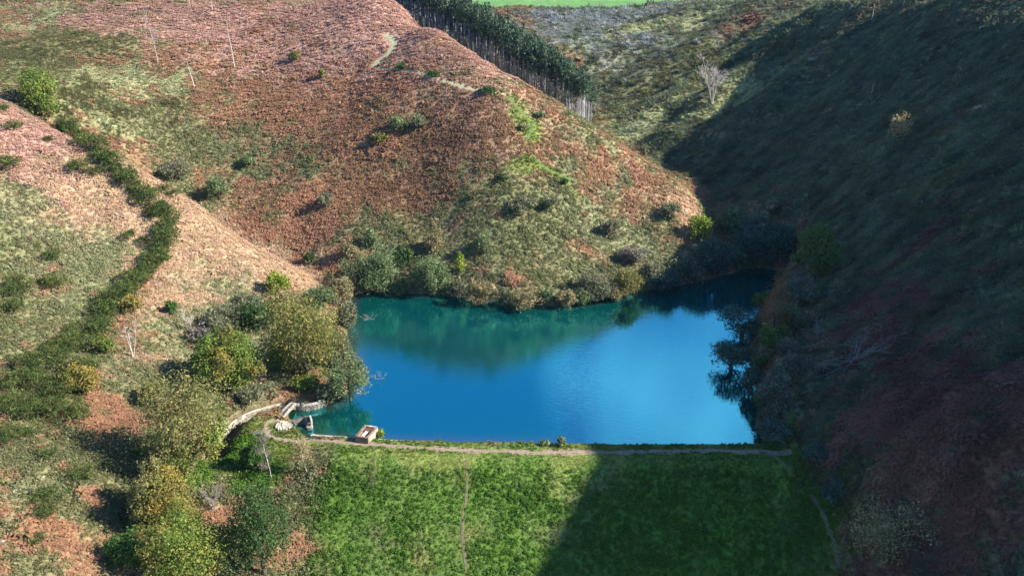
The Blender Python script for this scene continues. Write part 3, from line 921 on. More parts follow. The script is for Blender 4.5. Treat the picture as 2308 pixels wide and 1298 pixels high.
# bare spots: bridge approach, tower, rock paving
for px, py, r in ((640,960,1.4),(580,978,0.6),(826,985,1.6),(640,925,1.2)):
    q = hit(px, py, False)
    ok &= np.hypot(cx - q.x, cy_ - q.y) > r
cx, cy_ = cx[ok], cy_[ok]
cz_ = ground_z(cx, cy_)
ppx, ppy, ppd = project(np.stack([cx, cy_, cz_], 1))
ck, cmix = pick_kind(cx, cy_, cz_)
sx, sy = ground_slope(cx, cy_)
bright = np.clip(0.5 + 0.5 * fbm(cx / 3.2, cy_ / 3.2, 301, 3) + RNG.normal(size=len(cx)) * 0.11, -0.1, 1.15)
bright = np.clip(bright + 0.3 * fbm(cx / 1.8 + 50, cy_ / 1.8, 401, 2), -.15, 1.25)
tint = dark[ck] * (1 - bright[:, None]) + light[ck] * bright[:, None]
mixc = cmix.T @ (0.5 * dark + 0.5 * light)
tint = 0.72 * tint + 0.28 * mixc
tint *= (1 + RNG.normal(size=tint.shape) * 0.04)
tint *= (1 + 0.35 * fbm(cx / 15, cy_ / 15, 333, 2))[:, None]
on_r = cx > np.interp(cy_, [60, 97, 125, 150, 174, 197, 230, 255, 285, 400], [42, 37, 45, 56, 63, 52, 46, 39, 32, 10]) + 3
fl = np.arctan2(sy, sx); ca_, sa_ = np.cos(0.5), np.sin(0.5)
streak = fbm((cx * ca_ + cy_ * sa_) / 9, (-cx * sa_ + cy_ * ca_) / 2.2, 555, 3) + 0.8 * fbm(cx / 4, cy_ / 4, 556, 2)
tint *= np.where(on_r, np.clip(1.05 + 0.75 * streak + 0.9 * fbm(cx / 1.9, cy_ / 1.9, 557, 2), .35, 1.9), 1.0)[:, None]
tint = np.clip(tint, 0.008, 0.8)
sz = np.exp(RNG.normal(size=len(cx)) * 0.28) * np.interp(cy_, [60, 100, 150, 220, 300, 430], [0.52, 0.50, 0.56, 0.66, 0.9, 1.4])
clump = 1 + 0.9 * fbm(cx / 3.5, cy_ / 3.5, 350, 2)
sz *= np.clip(clump, 0.5, 1.7)
toe_x = np.interp(cy_, [60, 97, 125, 150, 174, 197, 230, 255, 285, 400], [42, 37, 45, 56, 63, 52, 46, 39, 32, 10])
on_right = cx > toe_x + 3
sz[on_right] *= 1.25
fall = np.arctan2(sy, sx)
crest = np.abs(cy_ - crest_y(cx)) < 3.2
low = crest & (cx > -30) & (cx < 38)
sz[low] *= 0.6
damm = (cx > -24) & (cx < 36) & (cy_ < 94)
sz[damm] *= 0.68
COVER_LABEL = {'bracken': ('bracken', 'rusty autumn bracken covering the valley sides', 'bracken'),
               'scrub': ('bramble_scrub', 'green bramble and nettle scrub over the dam face and lower slopes', 'scrub'),
               'grass': ('grass', 'tufts of bright and pale grass between the bracken', 'grass'),
               'heather': ('heather', 'dark heather and low gorse on the shaded and upper slopes', 'heather')}
form_of = np.array([list(COVER_LABEL).index(FORM[k]) for k in KINDS])[ck]
for fi, fname in enumerate(COVER_LABEL):
    mm = form_of == fi
    n = int(mm.sum())
    nm, lab, cat = COVER_LABEL[fname]
    me = bpy.data.meshes.new(nm)
    me.vertices.add(n)
    P = np.stack([cx[mm], cy_[mm], cz_[mm] - 0.03], 1)
    me.vertices.foreach_set('co', P.astype(np.float32).ravel())
    a = me.attributes.new('rot', 'FLOAT_VECTOR', 'POINT')
    rz = RNG.uniform(0, 2 * math.pi, n)
    rr_ = on_right[mm]
    rz = np.where(rr_, fall[mm] + RNG.normal(size=n) * .9, rz)
    # lean a little with the slope (half-way to the surface normal)
    nx_, ny_ = -sx[mm] * 0.6, -sy[mm] * 0.6
    tilt = np.arctan(np.hypot(nx_, ny_)); az = np.arctan2(ny_, nx_)
    # euler XYZ: rotate about z by spin, then tilt towards az ; use small-angle split on X and Y
    R = np.stack([-np.sin(az) * tilt, np.cos(az) * tilt, rz], 1)
    # applied as extrinsic order z-last, so pre-rotate the tilt axis into the spun frame
    ax = R[:, 0] * np.cos(rz) + R[:, 1] * np.sin(rz); ay = -R[:, 0] * np.sin(rz) + R[:, 1] * np.cos(rz)
    R[:, 0], R[:, 1] = ax, ay
    a.data.foreach_set('vector', R.astype(np.float32).ravel())
    a = me.attributes.new('size', 'FLOAT_VECTOR', 'POINT')
    s3 = np.stack([sz[mm] * np.where(rr_, 1.2, 1.0), sz[mm] * np.where(rr_, .9, 1.0), sz[mm] * RNG.uniform(0.7, 1.3, n)], 1)
    a.data.foreach_set('vector', s3.astype(np.float32).ravel())
    a = me.attributes.new('pick', 'INT', 'POINT')
    a.data.foreach_set('value', RNG.integers(0, len(PROTO[fname]), n).astype(np.int32))
    a = me.attributes.new('tint', 'FLOAT_COLOR', 'POINT')
    a.data.foreach_set('color', np.concatenate([tint[mm], np.ones((n, 1))], 1).astype(np.float32).ravel())
    o = link(nm, me)
    md = o.modifiers.new('scatter', 'NODES')
    md.node_group = scatter_tree(nm + '_scatter', PROTO_OBJ[fname])
    tag(o, lab, cat, kind='stuff')
    print(nm, n)

# ------------------------------------------------------------------ trees and bushes
def unit(v):
    return v / (np.linalg.norm(v, axis=-1, keepdims=True) + 1e-9)

def leaf_cloud(r, lobes, n, leaf, pal, clumps=18, clump_r=0.28, outward=0.7, up=0.25, aspect=0.75, jitter=0.16, droop=0.0, fill=0.25):
    """n leaf quads gathered in clumps over the lobes; returns V, F, C.  pal: list of (colour, weight)"""
    lobes = np.asarray(lobes, float)
    area = (lobes[:, 3] * lobes[:, 4] + lobes[:, 3] * lobes[:, 5] + lobes[:, 4] * lobes[:, 5])
    nl = r.choice(len(lobes), n, p=area / area.sum())
    # clump centres for each lobe
    cd = unit(r.normal(size=(len(lobes), clumps, 3)) + np.array([0, 0, 0.35]))
    cr = r.uniform(0.72, 1.08, (len(lobes), clumps, 1))
    cc = cd * cr
    ccol = r.choice(len(pal), (len(lobes), clumps), p=np.array([p[1] for p in pal]) / sum(p[1] for p in pal))
    ctone = np.exp(r.normal(size=(len(lobes), clumps)) * 0.16)
    ci = r.integers(0, clumps, n)
    q = cc[nl, ci] + r.normal(size=(n, 3)) * clump_r * r.uniform(0.4, 1.0, (n, 1))
    inner = r.random(n) < fill
    q[inner] = unit(r.normal(size=(inner.sum(), 3))) * r.uniform(0.3, 0.98, (inner.sum(), 1))
    q[:, 2] -= droop * (np.abs(q[:, 0]) + np.abs(q[:, 1])) * r.uniform(0, 1, n)
    pos = lobes[nl, :3] + q * lobes[nl, 3:6]
    out = unit(q / lobes[nl, 3:6])
    nn = unit(out * outward + unit(r.normal(size=(n, 3))) * (1 - outward * 0.4) + np.array([0, 0, up]))
    u = unit(np.cross(nn, r.normal(size=(n, 3))))
    v = np.cross(nn, u)
    s = (leaf * np.exp(r.normal(size=n) * 0.3))[:, None]
    V = np.stack([pos - u * s * .5, pos - v * s * .5 * aspect, pos + u * s * .5, pos + v * s * .5 * aspect], 1).reshape(-1, 3)
    F = np.arange(4 * n).reshape(n, 4)
    cols = np.array([p[0] for p in pal])
    k = np.where(r.random(n) < 0.75, ccol[nl, ci], r.choice(len(pal), n, p=np.array([p[1] for p in pal]) / sum(p[1] for p in pal)))
    C = cols[k] * ctone[nl, ci][:, None] * np.exp(r.normal(size=(n, 1)) * jitter)
    return V, F, np.repeat(np.clip(C, 0.004, 0.85), 4, axis=0)

def leaf_mesh(name, parts):
    V, F, C, o = [], [], [], 0
    for v, f, c in parts:
        V.append(v); F.append(f + o); C.append(c); o += len(v)
    me = mesh_np(name, np.concatenate(V), np.concatenate(F), smooth=False)
    set_color(me, 'col', np.concatenate(C))
    return me

def tube_mesh(name, paths, sides=5):
    """paths: list of lists of (point, radius)"""
    V, F = [], []
    for P in paths:
        n0 = None
        sd = sides if P[0][1] > 0.03 else 3
        pts = [Vector(p) for p, _ in P]
        for i, (p, rad) in enumerate(P):
            t = (pts[min(i + 1, len(pts) - 1)] - pts[max(i - 1, 0)])
            if t.length < 1e-6: t = Vector((0, 0, 1))
            t.normalize()
            a = t.orthogonal().normalized() if n0 is None else (n0 - t * n0.dot(t)).normalized()
            n0 = a
            b_ = t.cross(a)
            for k in range(sd):
                an = 2 * math.pi * k / sd
                V.append(tuple(pts[i] + (a * math.cos(an) + b_ * math.sin(an)) * rad))
        m = len(P); base_ = len(V) - m * sd
        for i in range(m - 1):
            for k in range(sd):
                F.append((base_ + i * sd + k, base_ + i * sd + (k + 1) % sd, base_ + (i + 1) * sd + (k + 1) % sd, base_ + (i + 1) * sd + k))
    return mesh_np(name, V, F)

def limb(r, p, d, L, r0, r1, n=5, wander=0.12, gravity=0.0):
    P = []
    p = np.array(p, float); d = unit(np.array(d, float))
    for i in range(n + 1):
        t = i / n
        P.append((tuple(p), r0 * (1 - t) + r1 * t))
        d = unit(d + r.normal(size=3) * wander + np.array([0, 0, gravity]))
        p = p + d * L / n
    return P

MIN_R = [0.012]
def branching(r, p, d, L, rad, levels, spread=0.6, kids=(3, 5), gravity=0.05, shrink=0.6, wander=0.1):
    out = []
    main = limb(r, p, d, L, rad, rad * 0.45, 5, wander, gravity)
    out.append(main)
    if levels > 0:
        for k in range(r.integers(kids[0], kids[1] + 1)):
            t = r.uniform(0.3, 1.0); i = min(int(t * 5), 4); f = t * 5 - i
            q = np.array(main[i][0]) * (1 - f) + np.array(main[i + 1][0]) * f
            dd = unit(np.array(main[i + 1][0]) - np.array(main[i][0]))
            nd = unit(dd + unit(r.normal(size=3)) * spread)
            out += branching(r, q, nd, L * shrink * r.uniform(0.6, 1.1), max(rad * 0.5 * (1.1 - 0.5 * t), MIN_R[0]), levels - 1, spread, kids, gravity, shrink, wander)
    return out

# leaf colours
LEAF = {
    'olive':  [((0.20, 0.20, 0.055), 4), ((0.30, 0.26, 0.08), 3), ((0.13, 0.16, 0.04), 3), ((0.36, 0.28, 0.12), 1)],
    'ochre':  [((0.30, 0.265, 0.10), 4), ((0.22, 0.225, 0.075), 4), ((0.13, 0.155, 0.05), 3)],
    'lime':   [((0.24, 0.32, 0.045), 4), ((0.34, 0.37, 0.06), 3), ((0.13, 0.21, 0.03), 2)],
    'gold':   [((0.36, 0.265, 0.055), 3), ((0.27, 0.22, 0.06), 3), ((0.17, 0.175, 0.05), 4)],
    'ygreen': [((0.17, 0.24, 0.045), 5), ((0.29, 0.28, 0.065), 2), ((0.10, 0.16, 0.03), 4)],
    'green':  [((0.070, 0.150, 0.035), 4), ((0.11, 0.20, 0.045), 3), ((0.045, 0.10, 0.025), 2)],
    'deep':   [((0.055, 0.110, 0.035), 4), ((0.095, 0.165, 0.05), 3), ((0.035, 0.075, 0.025), 2), ((0.16, 0.17, 0.05), 1)],
    'willow': [((0.17, 0.23, 0.105), 4), ((0.24, 0.29, 0.14), 3), ((0.115, 0.165, 0.065), 3)],
    'sage':   [((0.19, 0.205, 0.115), 4), ((0.27, 0.27, 0.16), 3), ((0.13, 0.145, 0.075), 2)],
    'tan':    [((0.30, 0.255, 0.13), 4), ((0.22, 0.205, 0.095), 3), ((0.38, 0.31, 0.18), 2)],
    'gorse':  [((0.085, 0.125, 0.030), 4), ((0.13, 0.17, 0.045), 3), ((0.05, 0.08, 0.02), 2), ((0.15, 0.15, 0.055), 1)],
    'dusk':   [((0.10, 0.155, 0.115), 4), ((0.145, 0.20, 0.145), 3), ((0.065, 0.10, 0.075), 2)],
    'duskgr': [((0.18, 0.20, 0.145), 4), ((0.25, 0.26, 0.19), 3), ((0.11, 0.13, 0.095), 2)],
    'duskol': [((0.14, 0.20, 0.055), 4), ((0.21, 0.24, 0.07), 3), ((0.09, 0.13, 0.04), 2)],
    'orange': [((0.34, 0.15, 0.05), 4), ((0.26, 0.13, 0.06), 3), ((0.20, 0.14, 0.07), 2)],
    'pine':   [((0.065, 0.105, 0.062), 4), ((0.10, 0.145, 0.08), 3), ((0.045, 0.08, 0.05), 2)],
    'cream':  [((0.50, 0.40, 0.20), 4), ((0.36, 0.30, 0.15), 3), ((0.24, 0.22, 0.10), 2)],
    'grey':   [((0.27, 0.235, 0.20), 4), ((0.20, 0.18, 0.15), 3), ((0.16, 0.16, 0.10), 2)],
}

def place_crown(px, pyb, w, h, clear=-0.06):
    """ground point, depth, half-width and half-height of a crown that fills the given patch of the view"""
    pyc = pyb - h / 2
    lo, hi = pyc, pyc + h * 1.2
    best = None
    for row in np.linspace(lo, hi, 40):
        G = hit(px, row)
        P = np.array(G); _, _, d = project(P)
        a = 0.5 * w / FPX * d
        de = dep(pyc)
        hh = 0.5 * h / FPX * d
        b2 = hh * hh - (0.8 * a * math.sin(de)) ** 2
        b_ = max(math.sqrt(max(b2, 0)) / math.cos(de), 0.42 * a, 0.3 * hh)
        zc = b_ * (1 + clear)
        _, cyy, _ = project(P + np.array([0, 0, zc]))
        e = abs(cyy - pyc)
        if best is None or e < best[0]:
            best = (e, G, d, a, b_)
    return best[1:]

def lobes_for(r, a, b_, kind, zc):
    L = []
    if kind == 'dome':
        L.append((0, 0, zc, a * .86, a * .86, b_ * .9))
        for k in range(7):
            th = r.uniform(0, 2 * math.pi); e = r.uniform(-.4, .9)
            c = math.cos(e)
            s = r.uniform(.30, .5)
            L.append((math.cos(th) * c * a * .62, math.sin(th) * c * a * .62, zc + math.sin(e) * b_ * .6, a * s, a * s, b_ * s * 1.05))
    elif kind == 'lumpy':
        for k in range(13):
            th = r.uniform(0, 2 * math.pi); e = r.uniform(-.95, 1.2); rr = r.uniform(.42, .74)
            c = math.cos(e); s = r.uniform(.33, .5)
            L.append((math.cos(th) * c * a * rr, math.sin(th) * c * a * rr, zc + math.sin(e) * b_ * rr, a * s, a * s, b_ * s))
        L.append((0, 0, zc, a * .72, a * .72, b_ * .75))
    elif kind == 'tall':
        for k in range(6):
            t = k / 5
            s = (.6, .8, .9, .8, .6, .4)[k]
            L.append((r.normal() * a * .12, r.normal() * a * .12, zc + b_ * (-.75 + 1.55 * t), a * s, a * s, b_ * .3))
    elif kind == 'cushion':
        L.append((0, 0, zc - b_ * .15, a * .85, a * .8, b_ * .85))
        for k in range(5):
            th = r.uniform(0, 2 * math.pi); s = r.uniform(.35, .55)
            L.append((math.cos(th) * a * .5, math.sin(th) * a * .5, zc - b_ * r.uniform(.0, .35), a * s, a * s, b_ * s * 1.1))
    return L

TREE_N = [0]
def bush(name, px, pyb, w, h, pal, label, cat, form='dome', group=None, leaf=None, dens=1.0, trunk=True, bk=None, style='leaf', extra=None):
    TREE_N[0] += 1
    r = np.random.default_rng(1000 + TREE_N[0] * 13)
    if name == 'broadleaf_tree':
        pyb += .02 * h; w *= 1.04; h *= 1.04
    G, d, a, b_ = place_crown(px, pyb, w, h)
    root = bpy.data.objects.new(name, None); COL.objects.link(root)
    root.location = G; root.empty_display_size = 0.3
    root.rotation_euler.z = 0
    tag(root, label, cat, group)
    zc = b_ * 0.94
    lb = lobes_for(r, a, b_, form, zc)
    area = 4 * math.pi * ((a * b_) ** 1.6 * 2 / 3 + a ** 3.2 / 3) ** (1 / 1.6) if a > 0 else 1
    if leaf is None:
        leaf = float(np.clip(0.0021 * d, 0.19, 0.5))
    if style == 'spiky':
        n = int(np.clip(area * 2.6 / (leaf * leaf) * 0.5 * dens, 220, 3800))
        parts = [leaf_cloud(r, lb, n, leaf * 1.7, pal, clumps=14, clump_r=0.2, outward=-0.0, up=0.0, aspect=0.2, jitter=0.22, fill=0.35)]
    elif style == 'feathery':
        n = int(np.clip(area * 3.0 / (leaf * leaf) * dens, 300, 12000))
        parts = [leaf_cloud(r, lb, n, leaf * 1.35, pal, clumps=16, clump_r=0.24, outward=0.35, up=0.1, aspect=0.36, jitter=0.2, fill=0.3, droop=0.04)]
    else:
        n = int(np.clip(area * 2.9 / (leaf * leaf) * dens, 300, 14000))
        parts = [leaf_cloud(r, lb, n, leaf, pal, clumps=20, clump_r=0.25, outward=0.6, up=0.25, fill=0.3)]
    if extra:
        for pl, frac, xoff, zoff in extra:       # a differently coloured side of the crown
            lb2 = [(l[0] + xoff * a, l[1] - 0.1 * a, l[2] + zoff * b_, l[3] * .7, l[4] * .7, l[5] * .7) for l in lb[1:5]]
            parts.append(leaf_cloud(r, lb2, int(n * frac), leaf, pl, clumps=12, clump_r=0.25))
    # nothing below the ground
    o = link('crown', leaf_mesh('crown', parts), M_LEAF, root)
    o['kind'] = 'stuff'
    if trunk:
        rad = max(0.05, a * 0.05)
        ps = [limb(r, (0, 0, -0.2), (0, 0, 1), zc * 0.95, rad * 1.5, rad * 0.6, 5, 0.06)]
        for k in range(5):
            th = r.uniform(0, 2 * math.pi)
            ps.append(limb(r, (0, 0, zc * r.uniform(.2, .6)), (math.cos(th), math.sin(th), .8), a * r.uniform(.6, .95), rad * .6, rad * .15, 4, 0.12))
        link('trunk', tube_mesh('trunk', ps, 6), bk or M_BARK, root)
    return root

BB = 'broadleaf_tree'
bush(BB, 430, 1072, 205, 222, LEAF['ochre'], 'large olive and ochre tree leaning over the lower spillway channel', 'tree', 'lumpy', extra=[(LEAF['ygreen'], .35, .1, -.45)])
bush(BB, 522, 888, 150, 146, LEAF['ygreen'], 'rounded yellow and green tree on the bank above the spillway wall', 'tree', 'lumpy', extra=[(LEAF['gold'], .18, .4, .25)])
bush(BB, 692, 848, 185, 190, LEAF['olive'], 'big dull olive tree on the left shore, the largest beside the water', 'tree', 'lumpy')
bush(BB, 95, 262, 92, 104, LEAF['ygreen'], 'yellowish tree at the head of the gully where the two slopes meet', 'tree', 'lumpy')
bush(BB, 378, 1212, 150, 165, LEAF['gold'], 'golden yellow autumn tree below the spillway channel', 'tree', 'lumpy', extra=[(LEAF['ochre'], .3, -.2, .3)])
bush(BB, 412, 1335, 215, 190, LEAF['ygreen'], 'olive green tree turning yellow at the foot of the golden tree', 'tree', 'lumpy', extra=[(LEAF['olive'], .3, -.3, .1)])
bush(BB, 597, 1296, 170, 215, LEAF['deep'], 'tall dark green tree at the left foot of the grassy dam', 'tree', 'lumpy')
bush('shrub', 292, 1275, 92, 86, LEAF['green'], 'round dark green bush left of the golden and olive trees', 'shrub', 'dome')
bush('shrub', 626, 670, 58, 58, LEAF['lime'], 'small bright green bush alone on the bare spur above the left shore', 'shrub', 'dome')
bush('shrub', 186, 884, 80, 66, LEAF['gold'], 'small golden bush growing out of the dark gorse thicket', 'shrub', 'dome')
bush('shrub', 632, 838, 58, 80, LEAF['lime'], 'lime green shrub at the foot of the big olive shore tree', 'shrub', 'dome')
bush('shrub', 455, 862, 52, 66, LEAF['ygreen'], 'yellow edged shrub at the left foot of the rounded yellow and green tree', 'shrub', 'dome')
bush('willow_tree', 790, 905, 92, 105, LEAF['willow'], 'grey green willow overhanging the pond by the spillway inlet', 'tree', 'dome', style='feathery')
bush('shrub', 738, 905, 50, 44, LEAF['sage'], 'grey green shrub on top of the curved shore wall', 'shrub', 'dome', style='feathery')
bush('shrub', 765, 692, 72, 72, LEAF['tan'], 'olive brown bush at the far left corner of the pond', 'shrub', 'lumpy', style='feathery')
bush('shrub', 782, 745, 46, 76, LEAF['sage'], 'pale grey green shrub along the left shore below the olive brown bush', 'shrub', 'lumpy', style='feathery')
bush('shrub', 235, 800, 50, 50, LEAF['ygreen'], 'small yellow green bush beside the gorse thicket and the white birch', 'shrub', 'dome')
bush('shrub', 296, 706, 52, 42, LEAF['gold'], 'small yellow orange shrub at the lower end of the gorse row', 'shrub', 'dome')
bush('shrub', 390, 710, 30, 34, LEAF['green'], 'tiny dark green shrub in the bracken right of the gorse row', 'shrub', 'dome')
bush('shrub', 588, 752, 84, 76, LEAF['deep'], 'dark shrub in the shade of the big olive shore tree', 'shrub', 'dome')
bush('shrub', 508, 752, 110, 66, LEAF['sage'], 'wide grey green shrub above the rounded yellow and green tree', 'shrub', 'lumpy', style='feathery')
bush('shrub', 560, 700, 80, 46, LEAF['sage'], 'low grey green shrub below the small bright green bush', 'shrub', 'cushion', style='feathery')
bush('shrub', 655, 700, 70, 50, LEAF['tan'], 'tan shrub on the spur just under the small bright green bush', 'shrub', 'cushion', style='feathery')
bush('shrub', 722, 700, 66, 56, LEAF['willow'], 'grey green shrub above the big olive shore tree', 'shrub', 'dome', style='feathery')
bush('shrub', 768, 830, 66, 84, LEAF['sage'], 'grey green shrub between the big olive shore tree and the water', 'shrub', 'lumpy', style='feathery')
bush('shrub', 690, 880, 70, 44, LEAF['ygreen'], 'low green shrub over the curved shore wall', 'shrub', 'cushion')
bush('shrub', 585, 900, 90, 36, LEAF['sage'], 'low scrubby shrub along the top of the spillway wall', 'shrub', 'cushion', style='feathery')
bush('shrub', 460, 765, 70, 44, LEAF['grey'], 'grey brown brushy shrub left of the leaning silvery birch', 'shrub', 'cushion', style='feathery')
bush('shrub', 340, 910, 60, 50, LEAF['olive'], 'olive bush left of the large ochre tree top', 'shrub', 'dome')
bush('shrub', 566, 1062, 50, 66, LEAF['green'], 'bright green nettle clump beside the lower channel', 'shrub', 'lumpy')
# far shore
bush('willow_tree', 848, 662, 132, 112, LEAF['willow'], 'largest silvery willow, domed, at the far left of the pond', 'tree', 'lumpy', style='feathery')
bush('willow_tree', 968, 668, 92, 100, LEAF['willow'], 'second silvery willow on the far shore, right of the largest one', 'tree', 'lumpy', style='feathery')
bush('birch_tree', 981, 576, 46, 82, LEAF['tan'], 'slim tan birch standing above the second willow', 'tree', 'tall', bk=M_PALE)
bush('shrub', 838, 560, 36, 46, LEAF['willow'], 'small upright willow bush above the largest silvery willow', 'shrub', 'tall', style='feathery')
bush('shrub', 790, 585, 42, 40, LEAF['tan'], 'olive tan bush on the slope left of the largest silvery willow', 'shrub', 'dome')
bush('shrub', 1037, 612, 26, 44, LEAF['lime'], 'thin lime green sapling between the dark hollow and the second willow', 'shrub', 'tall')
bush('shrub', 912, 612, 56, 56, LEAF['deep'], 'dark green bush in the gap between the two silvery willows', 'shrub', 'dome')
bush('shrub', 1085, 690, 84, 62, LEAF['tan'], 'olive tan shore shrub right of the second willow', 'shrub', 'lumpy', style='feathery')
bush('shrub', 1030, 672, 56, 46, LEAF['sage'], 'low grey green shore shrub just right of the second willow', 'shrub', 'lumpy', style='feathery')
bush('shrub', 1180, 698, 96, 52, LEAF['tan'], 'wide twiggy tan shrub dipping into the water mid shore', 'shrub', 'lumpy', style='feathery')
bush('shrub', 1136, 694, 50, 44, LEAF['sage'], 'small grey shrub between the two tan shrubs mid shore', 'shrub', 'lumpy', style='feathery')
bush('shrub', 1275, 695, 58, 44, LEAF['tan'], 'rounded tan shrub at the water by the green weed', 'shrub', 'dome', style='feathery')
bush('shrub', 1228, 684, 50, 38, LEAF['willow'], 'low green shrub between the wide tan shrub and the rounded one', 'shrub', 'lumpy', style='feathery')
bush('shrub', 1342, 678, 92, 66, LEAF['sage'], 'grey olive shrub on the far shore left of the yellow one', 'shrub', 'lumpy', style='feathery')
bush('shrub', 1412, 672, 84, 72, LEAF['ochre'], 'yellowish shore shrub at the edge of the hill shadow', 'shrub', 'lumpy', style='feathery')
bush('shrub', 1470, 634, 54, 46, LEAF['sage'], 'grey green bush above the yellowish shore shrub', 'shrub', 'dome', style='feathery')
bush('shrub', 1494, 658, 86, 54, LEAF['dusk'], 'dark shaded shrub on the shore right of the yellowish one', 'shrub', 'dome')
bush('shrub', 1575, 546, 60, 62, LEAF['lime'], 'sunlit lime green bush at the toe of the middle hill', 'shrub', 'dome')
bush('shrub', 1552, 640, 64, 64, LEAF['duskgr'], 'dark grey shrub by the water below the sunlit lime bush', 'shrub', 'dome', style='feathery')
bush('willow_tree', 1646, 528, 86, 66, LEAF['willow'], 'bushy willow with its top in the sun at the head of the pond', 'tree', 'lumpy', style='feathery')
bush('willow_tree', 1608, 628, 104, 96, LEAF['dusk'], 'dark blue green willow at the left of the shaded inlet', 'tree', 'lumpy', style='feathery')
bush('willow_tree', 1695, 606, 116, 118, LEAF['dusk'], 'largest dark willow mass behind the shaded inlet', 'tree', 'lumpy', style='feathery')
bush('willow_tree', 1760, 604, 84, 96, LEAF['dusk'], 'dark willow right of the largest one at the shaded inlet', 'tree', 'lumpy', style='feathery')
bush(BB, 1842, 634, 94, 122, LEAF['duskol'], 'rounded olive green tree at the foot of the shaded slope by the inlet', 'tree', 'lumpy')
# hill bushes
for px, py, w, h, pal, lab in (
    (405,408,92,56,'sage','wide grey green bush in the gully behind the spur crest'),(495,452,58,60,'willow','round grey green bush in the gully, right of the wide one'),
    (941,292,38,36,'sage','round grey green bush on the bracken hill, right one of a pair'),(896,298,48,38,'willow','spreading green bush on the bracken hill, left one of a pair'),
    (665,138,30,24,'olive','small olive bush high on the bracken hill left of the pale path'),(726,178,18,24,'olive','tiny olive bush on the bracken hill below the small olive one'),
    (1451,354,22,30,'sage','lone bush on the right skyline of the bracken hill'),(1130,412,24,20,'deep','small dark bush at the left end of the green track'),
    (1272,418,20,16,'deep','tiny dark bush on the green track near its lower end'),(1512,494,54,40,'sage','grey bush on the right shoulder of the bracken hill'),
    (700,596,26,34,'deep','small dark bush in the gully mouth above the left shore'),(1180,478,72,40,'sage','wide grey bramble clump under the green track'),
    (1238,472,50,34,'sage','grey bramble clump right of the wide one under the green track'),(1380,536,44,44,'sage','grey green bush on the scrubby toe of the hill'),
    (1088,572,44,48,'willow','blue green bush on the slope right of the tan birch'),(1424,590,66,40,'grey','silvery brushwood clump near the toe of the hill'),
    (855,322,40,26,'olive','low olive bush left of the pair on the bracken hill'),(560,372,40,24,'willow','low green bush in the bracken above the gully'),
    (905,155,26,14,'deep','low dark bush beside the pale hill path'),(975,172,40,14,'deep','low dark bush below the faint hill path'),
    (1100,210,44,16,'deep','low dark bush where the faint path meets the green track'),(735,468,40,36,'sage','grey green bush low on the bracken hill'),
    (1178,296,22,18,'tan','small tan bush beside the green track'),(1215,268,20,16,'willow','small green bush right of the green track')):
    bush('shrub', px, py, w, h, LEAF[pal], lab, 'shrub', 'cushion' if w > 1.6 * h else 'dome', style='feathery', dens=0.9)
# right shore
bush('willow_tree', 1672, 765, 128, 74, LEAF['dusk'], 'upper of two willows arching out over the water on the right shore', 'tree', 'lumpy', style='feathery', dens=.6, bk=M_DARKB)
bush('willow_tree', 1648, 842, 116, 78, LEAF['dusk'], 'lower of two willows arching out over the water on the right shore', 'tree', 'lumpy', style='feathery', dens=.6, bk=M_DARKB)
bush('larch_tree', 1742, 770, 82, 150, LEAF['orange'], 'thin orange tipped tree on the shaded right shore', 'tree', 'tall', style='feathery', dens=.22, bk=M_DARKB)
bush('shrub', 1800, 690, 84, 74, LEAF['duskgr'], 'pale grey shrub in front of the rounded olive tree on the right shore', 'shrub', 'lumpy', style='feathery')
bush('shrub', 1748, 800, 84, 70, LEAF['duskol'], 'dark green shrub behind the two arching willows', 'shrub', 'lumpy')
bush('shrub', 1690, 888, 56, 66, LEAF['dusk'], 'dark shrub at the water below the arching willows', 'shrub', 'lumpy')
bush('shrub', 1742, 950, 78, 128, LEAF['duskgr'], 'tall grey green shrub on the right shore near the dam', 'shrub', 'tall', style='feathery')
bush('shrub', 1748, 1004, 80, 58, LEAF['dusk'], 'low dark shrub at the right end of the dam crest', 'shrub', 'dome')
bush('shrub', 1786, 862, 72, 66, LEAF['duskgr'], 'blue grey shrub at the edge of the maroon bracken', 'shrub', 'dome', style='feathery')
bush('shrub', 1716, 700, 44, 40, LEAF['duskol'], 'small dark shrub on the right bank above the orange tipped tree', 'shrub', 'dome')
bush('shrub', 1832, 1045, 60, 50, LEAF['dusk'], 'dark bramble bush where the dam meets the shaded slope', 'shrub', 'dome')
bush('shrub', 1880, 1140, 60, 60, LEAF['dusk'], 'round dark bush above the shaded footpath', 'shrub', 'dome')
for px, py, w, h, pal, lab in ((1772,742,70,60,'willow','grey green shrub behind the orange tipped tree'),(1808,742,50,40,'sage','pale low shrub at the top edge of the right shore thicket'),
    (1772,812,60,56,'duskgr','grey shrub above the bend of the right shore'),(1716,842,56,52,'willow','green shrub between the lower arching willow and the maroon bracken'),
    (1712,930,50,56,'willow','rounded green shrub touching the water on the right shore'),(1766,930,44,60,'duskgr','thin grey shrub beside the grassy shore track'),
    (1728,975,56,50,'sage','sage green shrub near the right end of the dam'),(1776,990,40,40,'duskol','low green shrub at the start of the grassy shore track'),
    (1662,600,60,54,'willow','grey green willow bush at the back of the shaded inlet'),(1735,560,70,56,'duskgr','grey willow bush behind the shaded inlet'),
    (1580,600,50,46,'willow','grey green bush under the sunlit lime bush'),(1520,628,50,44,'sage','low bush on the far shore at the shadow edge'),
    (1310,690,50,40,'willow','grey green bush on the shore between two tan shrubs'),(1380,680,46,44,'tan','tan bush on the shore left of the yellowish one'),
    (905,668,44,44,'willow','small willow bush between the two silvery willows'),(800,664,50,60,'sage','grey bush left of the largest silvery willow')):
    bush('shrub', px, py, w, h, LEAF[pal], lab, 'shrub', 'lumpy', style='feathery')
